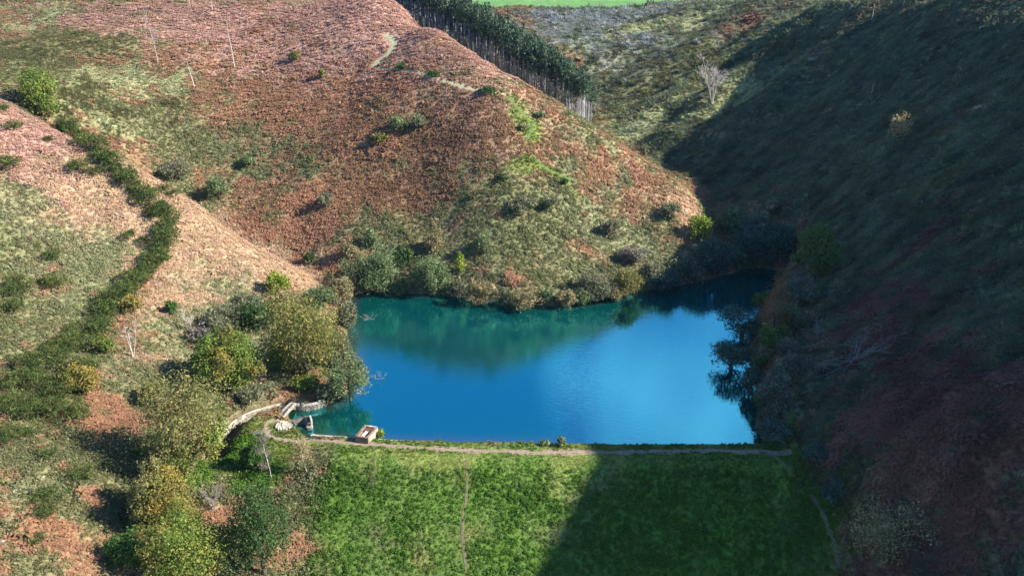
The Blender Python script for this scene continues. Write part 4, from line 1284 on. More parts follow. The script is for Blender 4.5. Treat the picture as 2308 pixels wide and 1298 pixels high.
bush('shrub', 856, 991, 24, 26, LEAF['lime'], 'bright green bush against the side of the brick intake box', 'shrub', 'dome', style='feathery')
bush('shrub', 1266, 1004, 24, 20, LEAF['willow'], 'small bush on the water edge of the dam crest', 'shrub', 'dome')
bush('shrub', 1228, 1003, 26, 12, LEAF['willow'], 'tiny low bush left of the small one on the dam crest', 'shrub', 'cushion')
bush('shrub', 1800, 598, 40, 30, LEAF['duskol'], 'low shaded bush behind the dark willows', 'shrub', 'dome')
bush('shrub', 2022, 320, 60, 66, LEAF['cream'], 'pale yellow sapling catching the sun on the shaded slope', 'sapling', 'lumpy', dens=.35, leaf=.3)
bush('shrub', 1985, 1262, 196, 150, LEAF['cream'], 'large pale yellow shrub on the dark slope beside the dam foot', 'shrub', 'lumpy', dens=.3, bk=M_BARK)

# gorse
HEDGE = [(150,284),(182,308),(212,332),(238,356),(258,378),(278,396),(298,414),(318,434),(338,454),(356,476),(384,498),(376,530),(368,556),(352,590),(330,616),(306,640),(282,660),(258,684),(240,706)]
ORD = 'first second third fourth fifth sixth seventh eighth ninth tenth eleventh twelfth thirteenth fourteenth fifteenth sixteenth seventeenth eighteenth nineteenth twentieth'.split()
ORD += ['twenty-' + o for o in ORD[:9]] + ['thirtieth'] + ['thirty-' + o for o in ORD[:9]]
H_ = np.array(HEDGE, float)
hs = np.concatenate([[0], np.cumsum(np.hypot(*np.diff(H_, axis=0).T))])
NH = 31
for k in range(NH):
    t = hs[-1] * k / (NH - 1)
    px, py = np.interp(t, hs, H_[:, 0]) + 5 * math.sin(k * 3.7), np.interp(t, hs, H_[:, 1])
    big = (0.95 + 0.22 * math.sin(k * 2.1)) * (0.85 + 0.3 * k / NH)
    lab = ('topmost' if k == 0 else 'lowest' if k == NH - 1 else ORD[k]) + ' gorse bush counted from the top of the diagonal row on the left slope'
    bush('gorse_bush', px, py + 10, 64 * big, 46 * big, LEAF['gorse'], lab, 'gorse bush', 'cushion', 'gorse row across the left slope', style='spiky', trunk=False)
for px, py, w, h, lab in ((200,762,100,56,'gorse bush at the top of the large lower left thicket'),(165,800,110,64,'gorse bush in the thicket just above the golden bush'),
    (100,838,120,66,'wide gorse bush in the thicket, left of the golden bush'),(190,846,90,56,'gorse bush in the thicket right behind the golden bush'),
    (60,878,110,60,'gorse bush on the upper left flank of the thicket'),(140,890,110,60,'gorse bush in the thicket just below the golden bush'),
    (30,940,100,70,'gorse bush of the thicket nearest the left edge'),(95,950,110,70,'wide gorse bush at the bottom of the thicket'),
    (20,1005,80,60,'gorse bush at the lowest left corner of the thicket'),(225,742,60,40,'small gorse bush linking the diagonal row to the thicket')):
    bush('gorse_bush', px, py, w, h, LEAF['gorse'], lab, 'gorse bush', 'cushion', 'gorse thicket on the lower left slope', style='spiky', trunk=False)
for px, py, w, h, lab in ((20,378,70,32,'gorse bush low at the left edge under the sunlit bracken'),(28,290,54,20,'small gorse bush at the left edge near the spur crest'),(8,250,30,18,'tiny gorse bush on the spur crest at the left edge'),
    (186,384,66,34,'gorse bush left of the gorse row, upper of two'),(214,396,50,28,'gorse bush left of the gorse row, lower of two'),(126,646,70,40,'round gorse bush on the open slope left of the gorse row'),
    (40,668,84,60,'broad gorse bush at the left edge of the slope'),(28,706,60,40,'gorse bush just under the broad one at the left edge'),(285,540,46,26,'small gorse bush left of the bend in the gorse row'),
    (322,552,34,24,'little gorse bush touching the bend of the gorse row'),(118,586,44,34,'pale gorse bush above the round one'),(112,1140,92,46,'dark gorse bush over the red bracken at lower left'),
    (102,1168,50,40,'small gorse bush tucked under the dark one at lower left'),(188,1082,66,42,'compact dome of gorse alone in the bracken'),(82,1226,54,30,'low gorse bush in the reddest bracken'),
    (386,444,46,26,'little gorse bush on the spur crest right of the row'),(366,430,30,18,'tiny gorse bush on the spur crest by the row'),(318,1030,50,36,'gorse bush left of the large ochre tree'),
    (178,948,64,50,'gorse bush at the right end of the thicket'),(112,318,30,16,'tiny gorse bush between the spur crest and the row'),(72,985,50,36,'gorse bush under the thicket'),(105,1034,50,34,'gorse bush beside the scattered white stones')):
    bush('gorse_bush', px, py, w, h, LEAF['gorse'], lab, 'gorse bush', 'cushion', style='spiky', trunk=False)

# bare and dead trees
def bare(name, px, py, top, lean, label, cat, mat, stems=1, rad=0.1, levels=3, spread=0.55, kids=(3, 5), leaves=None, shrink=.5, gravity=.06, width=None, seed=0, first=.6, crown_name='branches'):
    TREE_N[0] += 1
    r = np.random.default_rng(4000 + TREE_N[0] * 7 + seed)
    G = hit(px, py); _, _, d = project(np.array(G))
    MIN_R[0] = max(.014, d * .00013)
    H = (py - top) / FPX * d / math.cos(dep((py + top) / 2))
    root = bpy.data.objects.new(name, None); COL.objects.link(root); root.location = G
    tag(root, label, cat)
    trunks, tw = [], []
    for s in range(stems):
        th = r.uniform(0, 2 * math.pi)
        sp = 0.0 if stems == 1 else (0.17 if stems < 4 else 0.24)
        dirn = (lean + math.cos(th) * sp, math.sin(th) * sp, 1)
        L = H * (1 if s == 0 else r.uniform(.7, .95))
        main = limb(r, (r.normal() * .05 * (s > 0), r.normal() * .05 * (s > 0), -0.2), dirn, L, rad, rad * .22, 9, 0.03, 0.02)
        trunks.append(main)
        if levels:
            for k in range(max(4, int(H * 1.1))):
                t = r.uniform(first, .98); i = min(int(t * 9), 8)
                q = main[i][0]
                th = r.uniform(0, 2 * math.pi)
                w_ = (width or .28) * H * r.uniform(.55, 1.1) * (1.25 - .7 * t)
                tw += branching(r, q, (math.cos(th), math.sin(th), r.uniform(.35, .9)), w_, rad * .4 * (1.2 - t) + .02, levels - 1, spread, kids, gravity, shrink)
    link('trunk', tube_mesh('trunk', trunks, 6), mat, root)
    if tw:
        link(crown_name, tube_mesh('branches', tw, 4), mat, root)['kind'] = 'stuff'
    if leaves:
        pal, n, sz = leaves
        ends = np.array([p[-1][0] for p in tw] + [p[len(p) // 2][0] for p in tw])
        k = r.integers(0, len(ends), n)
        pos = ends[k] + r.normal(size=(n, 3)) * sz * 2.2
        nn = unit(r.normal(size=(n, 3)) + np.array([0, 0, .6])); u = unit(np.cross(nn, r.normal(size=(n, 3)))); v = np.cross(nn, u)
        s = (sz * np.exp(r.normal(size=n) * .3))[:, None]
        V = np.stack([pos - u * s * .5, pos - v * s * .4, pos + u * s * .5, pos + v * s * .4], 1).reshape(-1, 3)
        C = np.array([p[0] for p in pal])[r.integers(0, len(pal), n)] * np.exp(r.normal(size=(n, 1)) * .2)
        link('leaves', leaf_mesh('leaves', [(V, np.arange(4 * n).reshape(n, 4), np.repeat(C, 4, 0))]), M_LEAF, root)['kind'] = 'stuff'
    return root

bare('birch_tree', 301, 806, 702, 0.0, 'bare white birch with three slender stems on the left slope', 'tree', M_PALE, 3, .06, 3, width=.16, first=.45)
bare('birch_tree', 424, 748, 684, .12, 'bare silvery birch leaning right on the left slope', 'tree', M_PALE, 4, .06, 3, width=.22, first=.4)
bare('dead_tree', 356, 142, 22, -.14, 'tall grey dead conifer, twiggiest of the snags on the upper hill', 'tree', M_GREY, 1, .16, 3, width=.17, first=.4, kids=(3, 5))
bare('dead_tree', 529, 153, 52, -.06, 'pale straight snag right of the twiggy dead conifer', 'tree', M_PALE, 1, .15, 2, width=.05, first=.35, kids=(1, 2))
bare('dead_tree', 438, 197, 134, -.10, 'short pale snag below and between the two tall ones', 'tree', M_PALE, 1, .15, 1, width=.05, first=.3, kids=(1, 2))
bare('dead_tree', 479, 25, -12, 0, 'small dead tree on the top of the bracken hill', 'tree', M_PALE, 1, .12, 2, width=.16, first=.4)
bare('dead_tree', 427, 10, -12, 0, 'thin white snag on the hilltop left of the small dead tree', 'tree', M_PALE, 1, .1, 1, width=.05)
bare('dead_tree', 1605, 240, 128, -.03, 'bare sunlit birch with spreading limbs across the valley', 'tree', M_PALE, 4, .13, 3, width=.30, first=.45, spread=.5)
bare('dead_tree', 1964, 46, 8, .10, 'white pole snag high on the shaded slope', 'tree', M_PALE, 1, .12, 1, width=.04, kids=(0, 1))
bare('dead_tree', 1963, 216, 182, .06, 'thin white snag below the pole snag on the shaded slope', 'tree', M_PALE, 1, .1, 1, width=.04, kids=(0, 1))
bare('dead_tree', 377, 814, 798, 0, 'short pale stump on the slope right of the white birch', 'tree stump', M_PALE, 1, .14, 0)
bare('birch_tree', 613, 1080, 985, -.04, 'slim birch with thin reddish twigs beside the dam crest', 'tree', M_PALE, 1, .05, 3, width=.3, first=.3, leaves=(LEAF['grey'], 2200, .13))
bare('birch_tree', 692, 1064, 972, 0, 'slim birch with fine tan leaves left of the intake box', 'tree', M_PALE, 2, .05, 3, width=.2, first=.3, leaves=(LEAF['cream'], 2600, .13))
bare('shrub', 482, 1150, 1085, 0, 'bare grey brushy bush between the golden and dark green trees', 'shrub', M_GREY, 7, .035, 3, width=.35, first=.25, spread=.7)
bare('shrub', 838, 1098, 1062, 0, 'small reddish bare sapling on the dam face', 'sapling', M_BARK, 2, .03, 3, width=.3, first=.3, leaves=(LEAF['grey'], 160, .12))
bare('dead_tree', 1844, 766, 712, 0, 'small bare grey sapling in the maroon bracken', 'sapling', M_GREY, 3, .05, 3, width=.3, first=.3)
bare('shrub', 2070, 1318, 1225, 0, 'bare twiggy bush under the large pale yellow shrub', 'shrub', M_BARK, 9, .04, 3, width=.4, first=.2, spread=.7)
bare('shrub', 1738, 880, 822, 0, 'bare grey brushwood above the tall grey green shore shrub', 'shrub', M_GREY, 7, .04, 3, width=.3, first=.25)

def fallen(px, py, w, label, seed, mat=M_GREY, up=.25, n=9, levels=3, name='fallen_tree', rad=.07):
    r = np.random.default_rng(seed)
    G = hit(px, py); _, _, d = project(np.array(G))
    L = w / FPX * d
    sx_, sy_ = ground_slope(np.array([G.x]), np.array([G.y]))
    if pond_sd(np.array([G.x]), np.array([G.y]))[0] < 0: sx_, sy_ = [0], [0]
    root = bpy.data.objects.new(name, None); COL.objects.link(root); root.location = G
    tw = []
    main = limb(r, (0, 0, .1), (1, .3, sx_[0] + .3 * sy_[0] + .1), L * .5, rad * 1.6, rad, 4, .05)
    for k in range(n):
        th = 2 * math.pi * k / n + r.uniform(-.3, .3)
        dx, dy = math.cos(th), math.sin(th)
        tw += branching(r, main[r.integers(0, 4)][0], (dx, dy, sx_[0] * dx + sy_[0] * dy + up + r.uniform(0, .3)), L * r.uniform(.25, .5), rad * .7, levels - 1, .6, (2, 4), -.01, .55, .12)
    link('trunk', tube_mesh('trunk', [main], 6), mat, root)
    link('branches', tube_mesh('branches', tw, 4), mat, root)['kind'] = 'stuff'
    tag(root, label, 'fallen tree')
    return root
fallen(1905, 830, 170, 'large grey fallen tree crown lying in the maroon bracken', 5, up=.4, n=22, levels=4, rad=.05)
fallen(848, 856, 40, 'dead branches standing out of the water by the willow', 8, M_GREY, .9, 7, 3, 'dead_branches', .022)
fallen(822, 722, 46, 'dead branches trailing in the water at the left shore', 9, M_GREY, .6, 8, 3, 'dead_branches', .022)

# ------------------------------------------------------------------ pine plantation behind the hill crest
def pine_meshes(seed):
    r = np.random.default_rng(seed)
    H = 1.0
    tr = limb(r, (0, 0, -.03), (0, 0, 1), 1.0, .0082, .003, 8, .006)
    dead = []
    for k in range(16):
        t = r.uniform(.3, .78); th = r.uniform(0, 2 * math.pi); l = r.uniform(.03, .075)
        p = np.array([0, 0, t])
        dead.append([(tuple(p), .0022), (tuple(p + np.array([math.cos(th) * l, math.sin(th) * l, r.uniform(-.01, .03)])), .0012)])
    tm = tube_mesh('pine_trunk', [tr], 5); dm = tube_mesh('pine_twigs', dead, 3)
    lobes = []
    for k in range(9):
        t = k / 8
        z = .70 + .30 * t
        w = (.05, .085, .10, .10, .095, .085, .07, .05, .028)[k] * r.uniform(.8, 1.15)
        lobes.append((r.normal() * .02, r.normal() * .02, z, w, w, .035))
    v, f, c = leaf_cloud(r, lobes, 380, .034, LEAF['pine'], clumps=9, clump_r=.3, outward=.3, up=.3, aspect=.5, jitter=.2, fill=.3)
    cm = leaf_mesh('pine_crown', [(v, f, c)])
    tm.materials.append(M_PINEB); dm.materials.append(M_PINEB); cm.materials.append(M_NEEDLE)
    return tm, dm, cm
PINES = [pine_meshes(s) for s in (21, 22, 23, 24, 25)]
rp = np.random.default_rng(77)
SKY_PX = [860, 900, 1000, 1065, 1130, 1250, 1340]; SKY_Y = [282, 266, 233, 219, 206, 203.5, 200]
TOP_PX = [860, 1000, 1097, 1157, 1231, 1287, 1345]
TOP_PY = [-90, -32, 13, 50, 97, 139, 178]
pts = []
tries = 0
while len(pts) < 285 and tries < 60000:
    tries += 1
    px = rp.uniform(880, 1345)
    y0 = np.interp(px, SKY_PX, SKY_Y)
    Y = y0 + 30 + 24 * rp.random() ** 1.6
    z_guess = float(ground_z((px - 1154) / FPX * Y, Y))
    x = (px - 1154) / FPX * (Y * math.cos(PITCH) + (CAM_Z - z_guess) * math.sin(PITCH))
    z = float(ground_z(x, Y))
    q, w_, _ = project(np.array([x, Y, z]))
    if q > 1322 or any((x - a_) ** 2 + (Y - b_) ** 2 < 2.0 for a_, b_, _ in pts):
        continue
    pts.append((x, Y, z))
for k, (x, y, z) in enumerate(pts):
    tm, dm, cm = PINES[k % 5]
    root = bpy.data.objects.new('pine_tree', None); COL.objects.link(root)
    root.location = (x, y, z)
    qx = float(project(np.array([x, y, z]))[0])
    H = float(np.clip(CAM_Z - y * math.tan(dep(np.interp(qx, TOP_PX, TOP_PY) + rp.uniform(-4, 26))) - z, 9, 36))
    root.scale = (16, 16, H); root.rotation_euler = (rp.normal() * .015, rp.normal() * .015, rp.uniform(0, 6.28))
    tag(root, 'tall slender pine with a bare pale trunk in the dense plantation behind the hill crest', 'pine tree', 'pines of the plantation behind the hill crest')
    for nm, me in (('trunk', tm), ('dead_twigs', dm), ('crown', cm)):
        o = bpy.data.objects.new(nm, me); COL.objects.link(o); o.parent = root
        if nm != 'trunk': o['kind'] = 'stuff'
# the depth of the plantation behind the front rows: one mass
src = bpy.data.meshes.new('pine_source')
bmj = bmesh.new()
for me_ in (PINES[0][0], PINES[0][2]):
    n0 = len(bmj.faces)
    bmj.from_mesh(me_)
    bmj.faces.ensure_lookup_table()
    for f_ in bmj.faces[n0:]: f_.material_index = 0 if me_ is PINES[0][0] else 1
bmj.to_mesh(src); bmj.free()
src.materials.append(M_PINEB); src.materials.append(M_NEEDLE)
PP, SS = [], []
tries = 0
while len(PP) < 620 and tries < 60000:
    tries += 1
    px = rp.uniform(870, 1335)
    cyv = float(np.interp(px, SKY_PX, SKY_Y))
    Y = cyv + rp.uniform(54, 100)
    x = (px - 1154) / FPX * (Y * .94 + 12)
    z = float(ground_z(x, Y))
    czv = float(ground_z((px - 1154) / FPX * (cyv * .94 + 8), cyv))
    if any(abs(x - a_[0]) < 1.3 and abs(Y - a_[1]) < 1.3 for a_ in PP): continue
    H = float(CAM_Z - Y * math.tan(dep(np.interp(px, TOP_PX, TOP_PY) + rp.uniform(6, 40))) - z)
    if H > 36 or H < 8: continue
    PP.append((x, Y, z)); SS.append((16, 16, H))
me = bpy.data.meshes.new('pine_wood')
n = len(PP)
me.vertices.add(n); me.vertices.foreach_set('co', np.array(PP, np.float32).ravel())
a = me.attributes.new('rot', 'FLOAT_VECTOR', 'POINT'); a.data.foreach_set('vector', np.stack([np.zeros(n), np.zeros(n), rp.uniform(0, 6.28, n)], 1).astype(np.float32).ravel())
a = me.attributes.new('size', 'FLOAT_VECTOR', 'POINT'); a.data.foreach_set('vector', np.array(SS, np.float32).ravel())
a = me.attributes.new('pick', 'INT', 'POINT'); a.data.foreach_set('value', np.zeros(n, np.int32))
pw = link('pine_wood', me)
md = pw.modifiers.new('scatter', 'NODES'); md.node_group = scatter_tree('pine_wood_scatter', [bpy.data.objects.new('pine_source', src)])
tag(pw, 'dark depth of the pine plantation behind its front rows', 'pine wood', kind='stuff')
bush('birch_tree', 1316, 258, 30, 84, LEAF['duskgr'], 'slim grey green tree hemming the lower end of the pine plantation', 'tree', 'tall', style='feathery', dens=.6, bk=M_PALE)
bush('birch_tree', 1334, 268, 36, 84, LEAF['duskgr'], 'grey broadleaf tree at the lower end of the pine plantation', 'tree', 'tall', style='feathery', dens=.6, bk=M_PALE)

# ------------------------------------------------------------------ masonry
def rough_block(seed, n=0.16):
    """a hewn stone, unit size, edges knocked off"""
    r = np.random.default_rng(seed)
    bm = bmesh.new()
    bmesh.ops.create_cube(bm, size=1.0)
    bmesh.ops.bevel(bm, geom=bm.edges[:], offset=0.12, segments=1, affect='EDGES')
    for v in bm.verts:
        v.co += Vector(r.normal(size=3) * n * 0.25)
    me = bpy.data.meshes.new('stone')
    bm.to_mesh(me); bm.free()
    return me
import bmesh
BLOCKS = [rough_block(s) for s in range(6)]
def block_set(mat):
    out = []
    for me in BLOCKS:
        c = me.copy(); c.materials.clear(); c.materials.append(mat); out.append(c)
    return out
B_PALE, B_GREY, B_WHITE, B_BRICK, B_CONC, B_DARK = (block_set(mm_) for mm_ in (M_STONE_PALE, M_STONE_GREY, M_STONE_WHITE, M_BRICK, M_CONC, M_STONE_DARK))
rs = np.random.default_rng(99)

def box_mesh(name, sx, sy, sz, bev=0.02, mat=None):
    bm = bmesh.new(); bmesh.ops.create_cube(bm, size=1.0)
    for v in bm.verts: v.co = Vector((v.co.x * sx, v.co.y * sy, v.co.z * sz))
    if bev: bmesh.ops.bevel(bm, geom=bm.edges[:], offset=bev, segments=1, affect='EDGES')
    me = bpy.data.meshes.new(name); bm.to_mesh(me); bm.free()
    if mat: me.materials.append(mat)
    return me

def add(name, me, parent, loc, rot=(0, 0, 0), scale=(1, 1, 1)):
    o = bpy.data.objects.new(name, me); COL.objects.link(o)
    o.parent = parent; o.location = loc; o.rotation_euler = rot; o.scale = scale
    return o

def stone_wall(name, line, z0, z1, blocks, core_mat, label, cat, sl=0.62, sh=0.34, thick=0.5, ragged=0.0):
    """line: world xy polyline; z0/z1 base and top (scalars or per-point lists)"""
    line = np.array(line, float)
    s = np.concatenate([[0], np.cumsum(np.hypot(*np.diff(line, axis=0).T))])
    z0 = np.interp(s, s, np.broadcast_to(z0, s.shape)); z1 = np.broadcast_to(z1, s.shape)
    root = bpy.data.objects.new(name, None); COL.objects.link(root)
    o0 = Vector((line[:, 0].mean(), line[:, 1].mean(), float(np.min(z0))))
    root.location = o0
    tag(root, label, cat)
    # solid core behind the facing stones
    t = np.linspace(0, s[-1], max(3, int(s[-1] / .5)))
    P = np.stack([np.interp(t, s, line[:, 0]), np.interp(t, s, line[:, 1])], 1)
    T = np.gradient(P, axis=0); T = T / np.hypot(T[:, 0], T[:, 1])[:, None]
    Nn = np.stack([-T[:, 1], T[:, 0]], 1) * thick * .36
    za, zb = np.interp(t, s, z0) - .5, np.interp(t, s, z1) - .1
    V = np.stack([np.column_stack([P - Nn, za]), np.column_stack([P + Nn, za]), np.column_stack([P + Nn, zb]), np.column_stack([P - Nn, zb])], 1).reshape(-1, 3) - np.array(o0)
    F = []
    for i in range(len(t) - 1):
        for k in range(4):
            F.append((4 * i + k, 4 * i + (k + 1) % 4, 4 * i + 4 + (k + 1) % 4, 4 * i + 4 + k))
    e = 4 * (len(t) - 1)
    F += [(0, 1, 2, 3), (e + 3, e + 2, e + 1, e)]
    link('wall_core', mesh_np('wall_core', V, F, False), core_mat, root)
    zb_max = float(np.max(z1)); zlow = float(np.min(z0))
    row = 0; z = zlow
    while z < zb_max:
        h = sh * rs.uniform(.85, 1.15)
        u = -sl * .5 * (row % 2)
        while u < s[-1]:
            L = sl * rs.uniform(.75, 1.25)
            c_ = min(max(u + L / 2, 0), s[-1])
            top = np.interp(c_, s, z1) - ragged * rs.random(); bot = np.interp(c_, s, z0)
            if z + h * .6 < top and z + h > bot:
                x, y = np.interp(c_, s, line[:, 0]), np.interp(c_, s, line[:, 1])
                i = min(np.searchsorted(s, c_), len(s) - 1); i = max(i, 1)
                ang = math.atan2(line[i, 1] - line[i - 1, 1], line[i, 0] - line[i - 1, 0])
                add('stone', blocks[rs.integers(0, 6)], root, Vector((x, y, z + h / 2)) - o0, (rs.normal() * .03, rs.normal() * .03, ang + rs.normal() * .03),
                    (L * .97, thick * rs.uniform(.9, 1.12), h * .96))
            u += L
        z += h
        row += 1
    return root

# wall on the uphill side of the spillway channel, and the kerb on its other bank
def offset_line(P, off):
    T = np.gradient(P, axis=0); T = T / np.hypot(T[:, 0], T[:, 1])[:, None]
    return P + np.stack([T[:, 1], -T[:, 0]], 1) * off
CL = smooth_line(CANAL[1:8], 2)
up = offset_line(CL[:, :2], 1.35)
dn = offset_line(CL[:, :2], -1.35)
# the uphill side is the one with more +Y
if up[:, 1].mean() < dn[:, 1].mean():
    up, dn = dn, up
n_ = len(CL)
stone_wall('stone_wall', up[1:n_ - 8], CL[1:n_ - 8, 2], CL[1:n_ - 8, 2] + 1.25, B_PALE, M_STONE_PALE, 'long curved pale stone wall along the uphill side of the spillway channel', 'wall', .7, .4, .5, .5)
stone_wall('stone_kerb', dn[3:n_ - 4], CL[3:n_ - 4, 2] + .2, CL[3:n_ - 4, 2] + 1.15, B_PALE, M_STONE_PALE, 'low pale stone kerb on the dam side of the spillway channel', 'kerb', .7, .4, .42, .35)
# curved shore wall on the pond side of the bridge
sw = smooth_line(np.array([ptZ(px, py, 0.0)[:2] for px, py in ((655,921),(675,925),(695,924),(715,920),(731,914))]), 2)
stone_wall('stone_wall', sw, -.4, 1.15, B_GREY, M_STONE_GREY, 'curved grey stone wall at the water on the pond side of the footbridge', 'wall', .55, .34, .5, .2)
# ruined L-shaped pier standing in the inlet, with a pale upright slab at its end
p0, p1, p2 = (ptZ(px, py, 0.0) for px, py in ((652,956),(692,952),(697,968)))
pier = stone_wall('stone_pier', [p0[:2], p1[:2], p2[:2]], -.4, [.7, 1.15, 1.0], B_GREY, M_STONE_GREY, 'ruined grey stone pier standing in the inlet with a pale slab at its end', 'pier', .5, .33, .75, .45)
sl_ = add('end_slab', box_mesh('end_slab', .28, 1.5, 1.5, .04, M_CONC), pier, Vector(((p1[0] + p2[0]) / 2 + .45, (p1[1] + p2[1]) / 2 + .1, .6)) - pier.location, (0, 0, math.atan2(p2[1] - p1[1], p2[0] - p1[0]) + math.pi / 2))

# footbridge over the head of the channel
ba, bb = Vector(ptZ(631, 946, .75)), Vector(ptZ(660, 911, .95))
bd = (bb - ba); bl = bd.length; ang = math.atan2(bd.y, bd.x)
br = bpy.data.objects.new('stone_footbridge', None); COL.objects.link(br); br.location = (ba + bb) / 2
br.rotation_euler.z = ang
tag(br, 'narrow mossy stone footbridge across the head of the spillway channel', 'bridge')
bm = bmesh.new()
nseg = 12
for i in range(nseg + 1):
    t = i / nseg; x = (t - .5) * bl
    top = .12 + .12 * math.sin(math.pi * t); arch = top - .28 - .75 * (2 * abs(t - .5)) ** 3
    for yy, zz in ((-.5, arch), (.5, arch), (.5, top), (-.5, top)):
        bm.verts.new((x, yy, zz))
bm.verts.ensure_lookup_table()
for i in range(nseg):
    for k in range(4):
        bm.faces.new([bm.verts[4 * i + k], bm.verts[4 * i + (k + 1) % 4], bm.verts[4 * i + 4 + (k + 1) % 4], bm.verts[4 * i + 4 + k]])
bm.faces.new([bm.verts[k] for k in (3, 2, 1, 0)]); bm.faces.new([bm.verts[4 * nseg + k] for k in (0, 1, 2, 3)])
me = bpy.data.meshes.new('deck'); bm.to_mesh(me); bm.free(); me.materials.append(M_STONE_GREY)
add('deck', me, br, (0, 0, 0))
nk = int(bl / .62)
for i in range(nk):
    t = (i + .5) / nk; x = (t - .5) * bl
    add('coping_stone', B_CONC[i % 6], br, (x, -.48, .27 + .12 * math.sin(math.pi * t)), (0, 0, 0), (bl / nk * .96, .26, .34))
    add('coping_stone', B_GREY[(i + 2) % 6], br, (x, .46, .2 + .12 * math.sin(math.pi * t)), (0, 0, 0), (bl / nk * .96, .24, .2))

# pitched white paving on the mound beside the bridge
c0 = hit(640, 961, False)
ramp = bpy.data.objects.new('stone_paving', None); COL.objects.link(ramp); ramp.location = c0
tag(ramp, 'sloping patch of pitched white stones on the mound by the footbridge', 'paving')
for i in range(6):
    for j in range(5):
        u, v = (i - 2.5) / 3, (j - 2) / 2.6
        if u * u + v * v > 1.05: continue
        x, y = u * 1.15 + rs.normal() * .03, v * 1.05 + rs.normal() * .03
        z = float(ground_z(c0.x + x, c0.y + y)) - c0.z + .10 - .12 * (u * u + v * v) + rs.normal() * .03
        add('stone', B_WHITE[rs.integers(0, 6)], ramp, (x, y, z), (rs.normal() * .08 + .12, rs.normal() * .08 + .1, .5 + rs.normal() * .08), (.43, .5, .5))
# dark slab cover in the grass
c1 = hit(579, 977, False)
slab = tag(link('slab', box_mesh('slab', 1.5, .7, .16, .03), M_STONE_DARK), 'dark flat slab lying in the grass beside the spillway channel', 'slab')
slab.location = c1 + Vector((0, 0, .12)); slab.rotation_euler = (0.05, -.06, .55)

# stone edging along the water side of the dam crest
ed = np.array([ptZ(px, py, .2)[:2] for px, py in ((706,983),(740,986),(785,988),(798,989))])
stone_wall('stone_edging', smooth_line(ed, 2), -.3, .6, B_CONC, M_CONC, 'pale stone edging along the dam crest left of the intake box', 'edging', .8, .36, .34, .1)
ed = np.array([ptZ(px, py, .25)[:2] for px, py in ((852,993),(880,995),(930,997),(990,1000),(1045,1002))])
stone_wall('stone_edging', smooth_line(ed, 2), -.3, .6, B_CONC, M_CONC, 'pale stone edging along the dam crest right of the intake box', 'edging', .8, .36, .34, .1)

# brick intake box standing in the water at the crest
T0 = Vector(ptZ(826, 973, 1.75))
tw = bpy.data.objects.new('intake_box', None); COL.objects.link(tw)
tw.location = (T0.x, T0.y, 0); tw.rotation_euler.z = -.27
tag(tw, 'open topped brick intake box with iron grate and white ladder at the water edge', 'intake box')
W, Lh, zt, zbm = 1.0, 1.62, 1.75, -1.8
th_ = .3
def wall_part(nm, cx_, cyy, sx_, sy_, mat, z1=zt, z0=zbm):
    return add(nm, box_mesh(nm, sx_, sy_, z1 - z0, .03, mat), tw, (cx_, cyy, (z0 + z1) / 2))
wall_part('brick_wall', 0, -Lh + th_ / 2, 2 * W, th_, M_BRICK)
wall_part('brick_wall', -W + th_ / 2, 0, th_, 2 * Lh - 2 * th_ - .004, M_BRICK)
wall_part('concrete_wall', W - th_ / 2, 0, th_, 2 * Lh - 2 * th_ - .004, M_CONC)
wall_part('concrete_wall', 0, Lh - th_ / 2, 2 * W, th_, M_CONC)
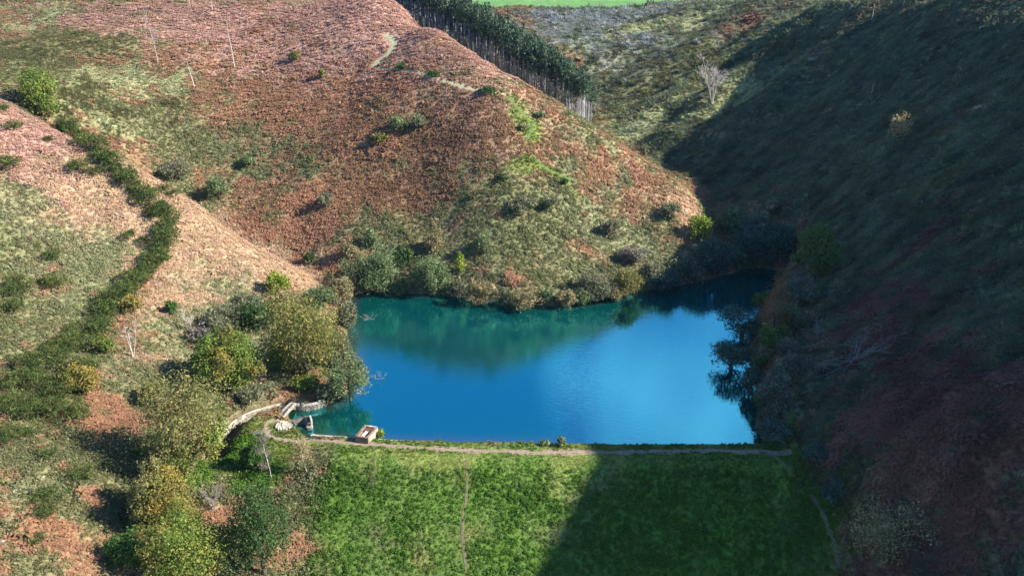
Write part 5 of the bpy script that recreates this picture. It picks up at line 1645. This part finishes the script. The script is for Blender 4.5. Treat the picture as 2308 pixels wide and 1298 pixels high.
# coping bricks round the rim
for sx_ in (-1, 1):
    for i in range(9):
        add('coping_brick', B_BRICK[i % 6], tw, (sx_ * (W - .16), -Lh + .2 + i * (2 * Lh - .3) / 8.3, zt + .05), (0, 0, 0), (.37, .34, .13))
for sy_ in (-1, 1):
    for i in range(4):
        add('coping_brick', (B_CONC if sy_ > 0 else B_BRICK)[i], tw, (-W + .56 + i * .3 * 1.22, sy_ * (Lh - .15), zt + .055), (0, 0, 0), (.35, .36, .13))
for i in range(8):
    add('grate_bar', box_mesh('grate_bar', .06, .95, .07, .01, M_RUST) if i == 0 else bpy.data.meshes['grate_bar'], tw, (-.58 + i * .165, .82, zt - .08))
add('grate_beam', box_mesh('grate_beam', 1.38, .1, .1, .01, M_RUST), tw, (0, .32, zt - .16))
add('floor_panel', box_mesh('floor_panel', .62, 1.45, .07, .015, M_RUST), tw, (.36, -.52, zt - .38))
add('floor_panel', box_mesh('side_floor_panel', .26, 1.5, .06, .015, M_RUST), tw, (-.55, -.5, zt - .5))
for sx_ in (-.28, .02):
    add('ladder_rail', box_mesh('ladder_rail', .11, 1.75, .1, .01, M_WHITE), tw, (sx_, -.42, zt - .14), (0, 0, -.04))
for i in range(5):
    add('ladder_rung', box_mesh('ladder_rung', .22, .08, .07, .01, M_WHITE), tw, (-.13, -1.05 + i * .32, zt - .145))
add('box_floor', box_mesh('box_floor', 1.36, 2.6, .1, 0, M_STONE_DARK), tw, (0, 0, -.4))

# scattered pale stones
for px, py, s, lab in ((35,1108,.5,'largest white stone low on the left slope'),(50,1086,.38,'white stone just above the largest one on the left slope'),(98,1076,.34,'white stone right of the others on the left slope'),
                       (92,1037,.42,'white stone highest up the lower left slope'),(66,1064,.32,'small white stone in the middle of the scattered ones'),(6,1222,.5,'white stone at the left edge in the red bracken'),
                       (1197,409,.55,'pale grey rock at the bend of the green hill track'),(1222,306,.7,'pale rock beside the upper green hill track')):
    g_ = hit(px, py, False)
    o = tag(link('rock', rough_block(int(px + py), .5), M_STONE_WHITE), lab, 'rock')
    o.location = g_ + Vector((0, 0, s * .3)); o.scale = (s * .8, s * .6, s * .6); o.rotation_euler = (.2, .1, px)

# ------------------------------------------------------------------ valley air
hz = box_mesh('haze', 3700, 3500, 260, 0)
m = bpy.data.materials.new('valley_air'); m.use_nodes = True
m.node_tree.nodes.remove(m.node_tree.nodes['Principled BSDF'])
pv = m.node_tree.nodes.new('ShaderNodeVolumePrincipled')
pv.inputs['Color'].default_value = (0.30, 0.60, 1.0, 1)
pv.inputs['Density'].default_value = 0.00005
pv.inputs['Anisotropy'].default_value = 0.1
m.node_tree.links.new(pv.outputs[0], m.node_tree.nodes['Material Output'].inputs['Volume'])
hazo = link('haze', hz, m)
hazo.location = (0, 1640, -32 + 130)
tag(hazo, 'thin bluish air filling the valley', 'haze', kind='stuff')
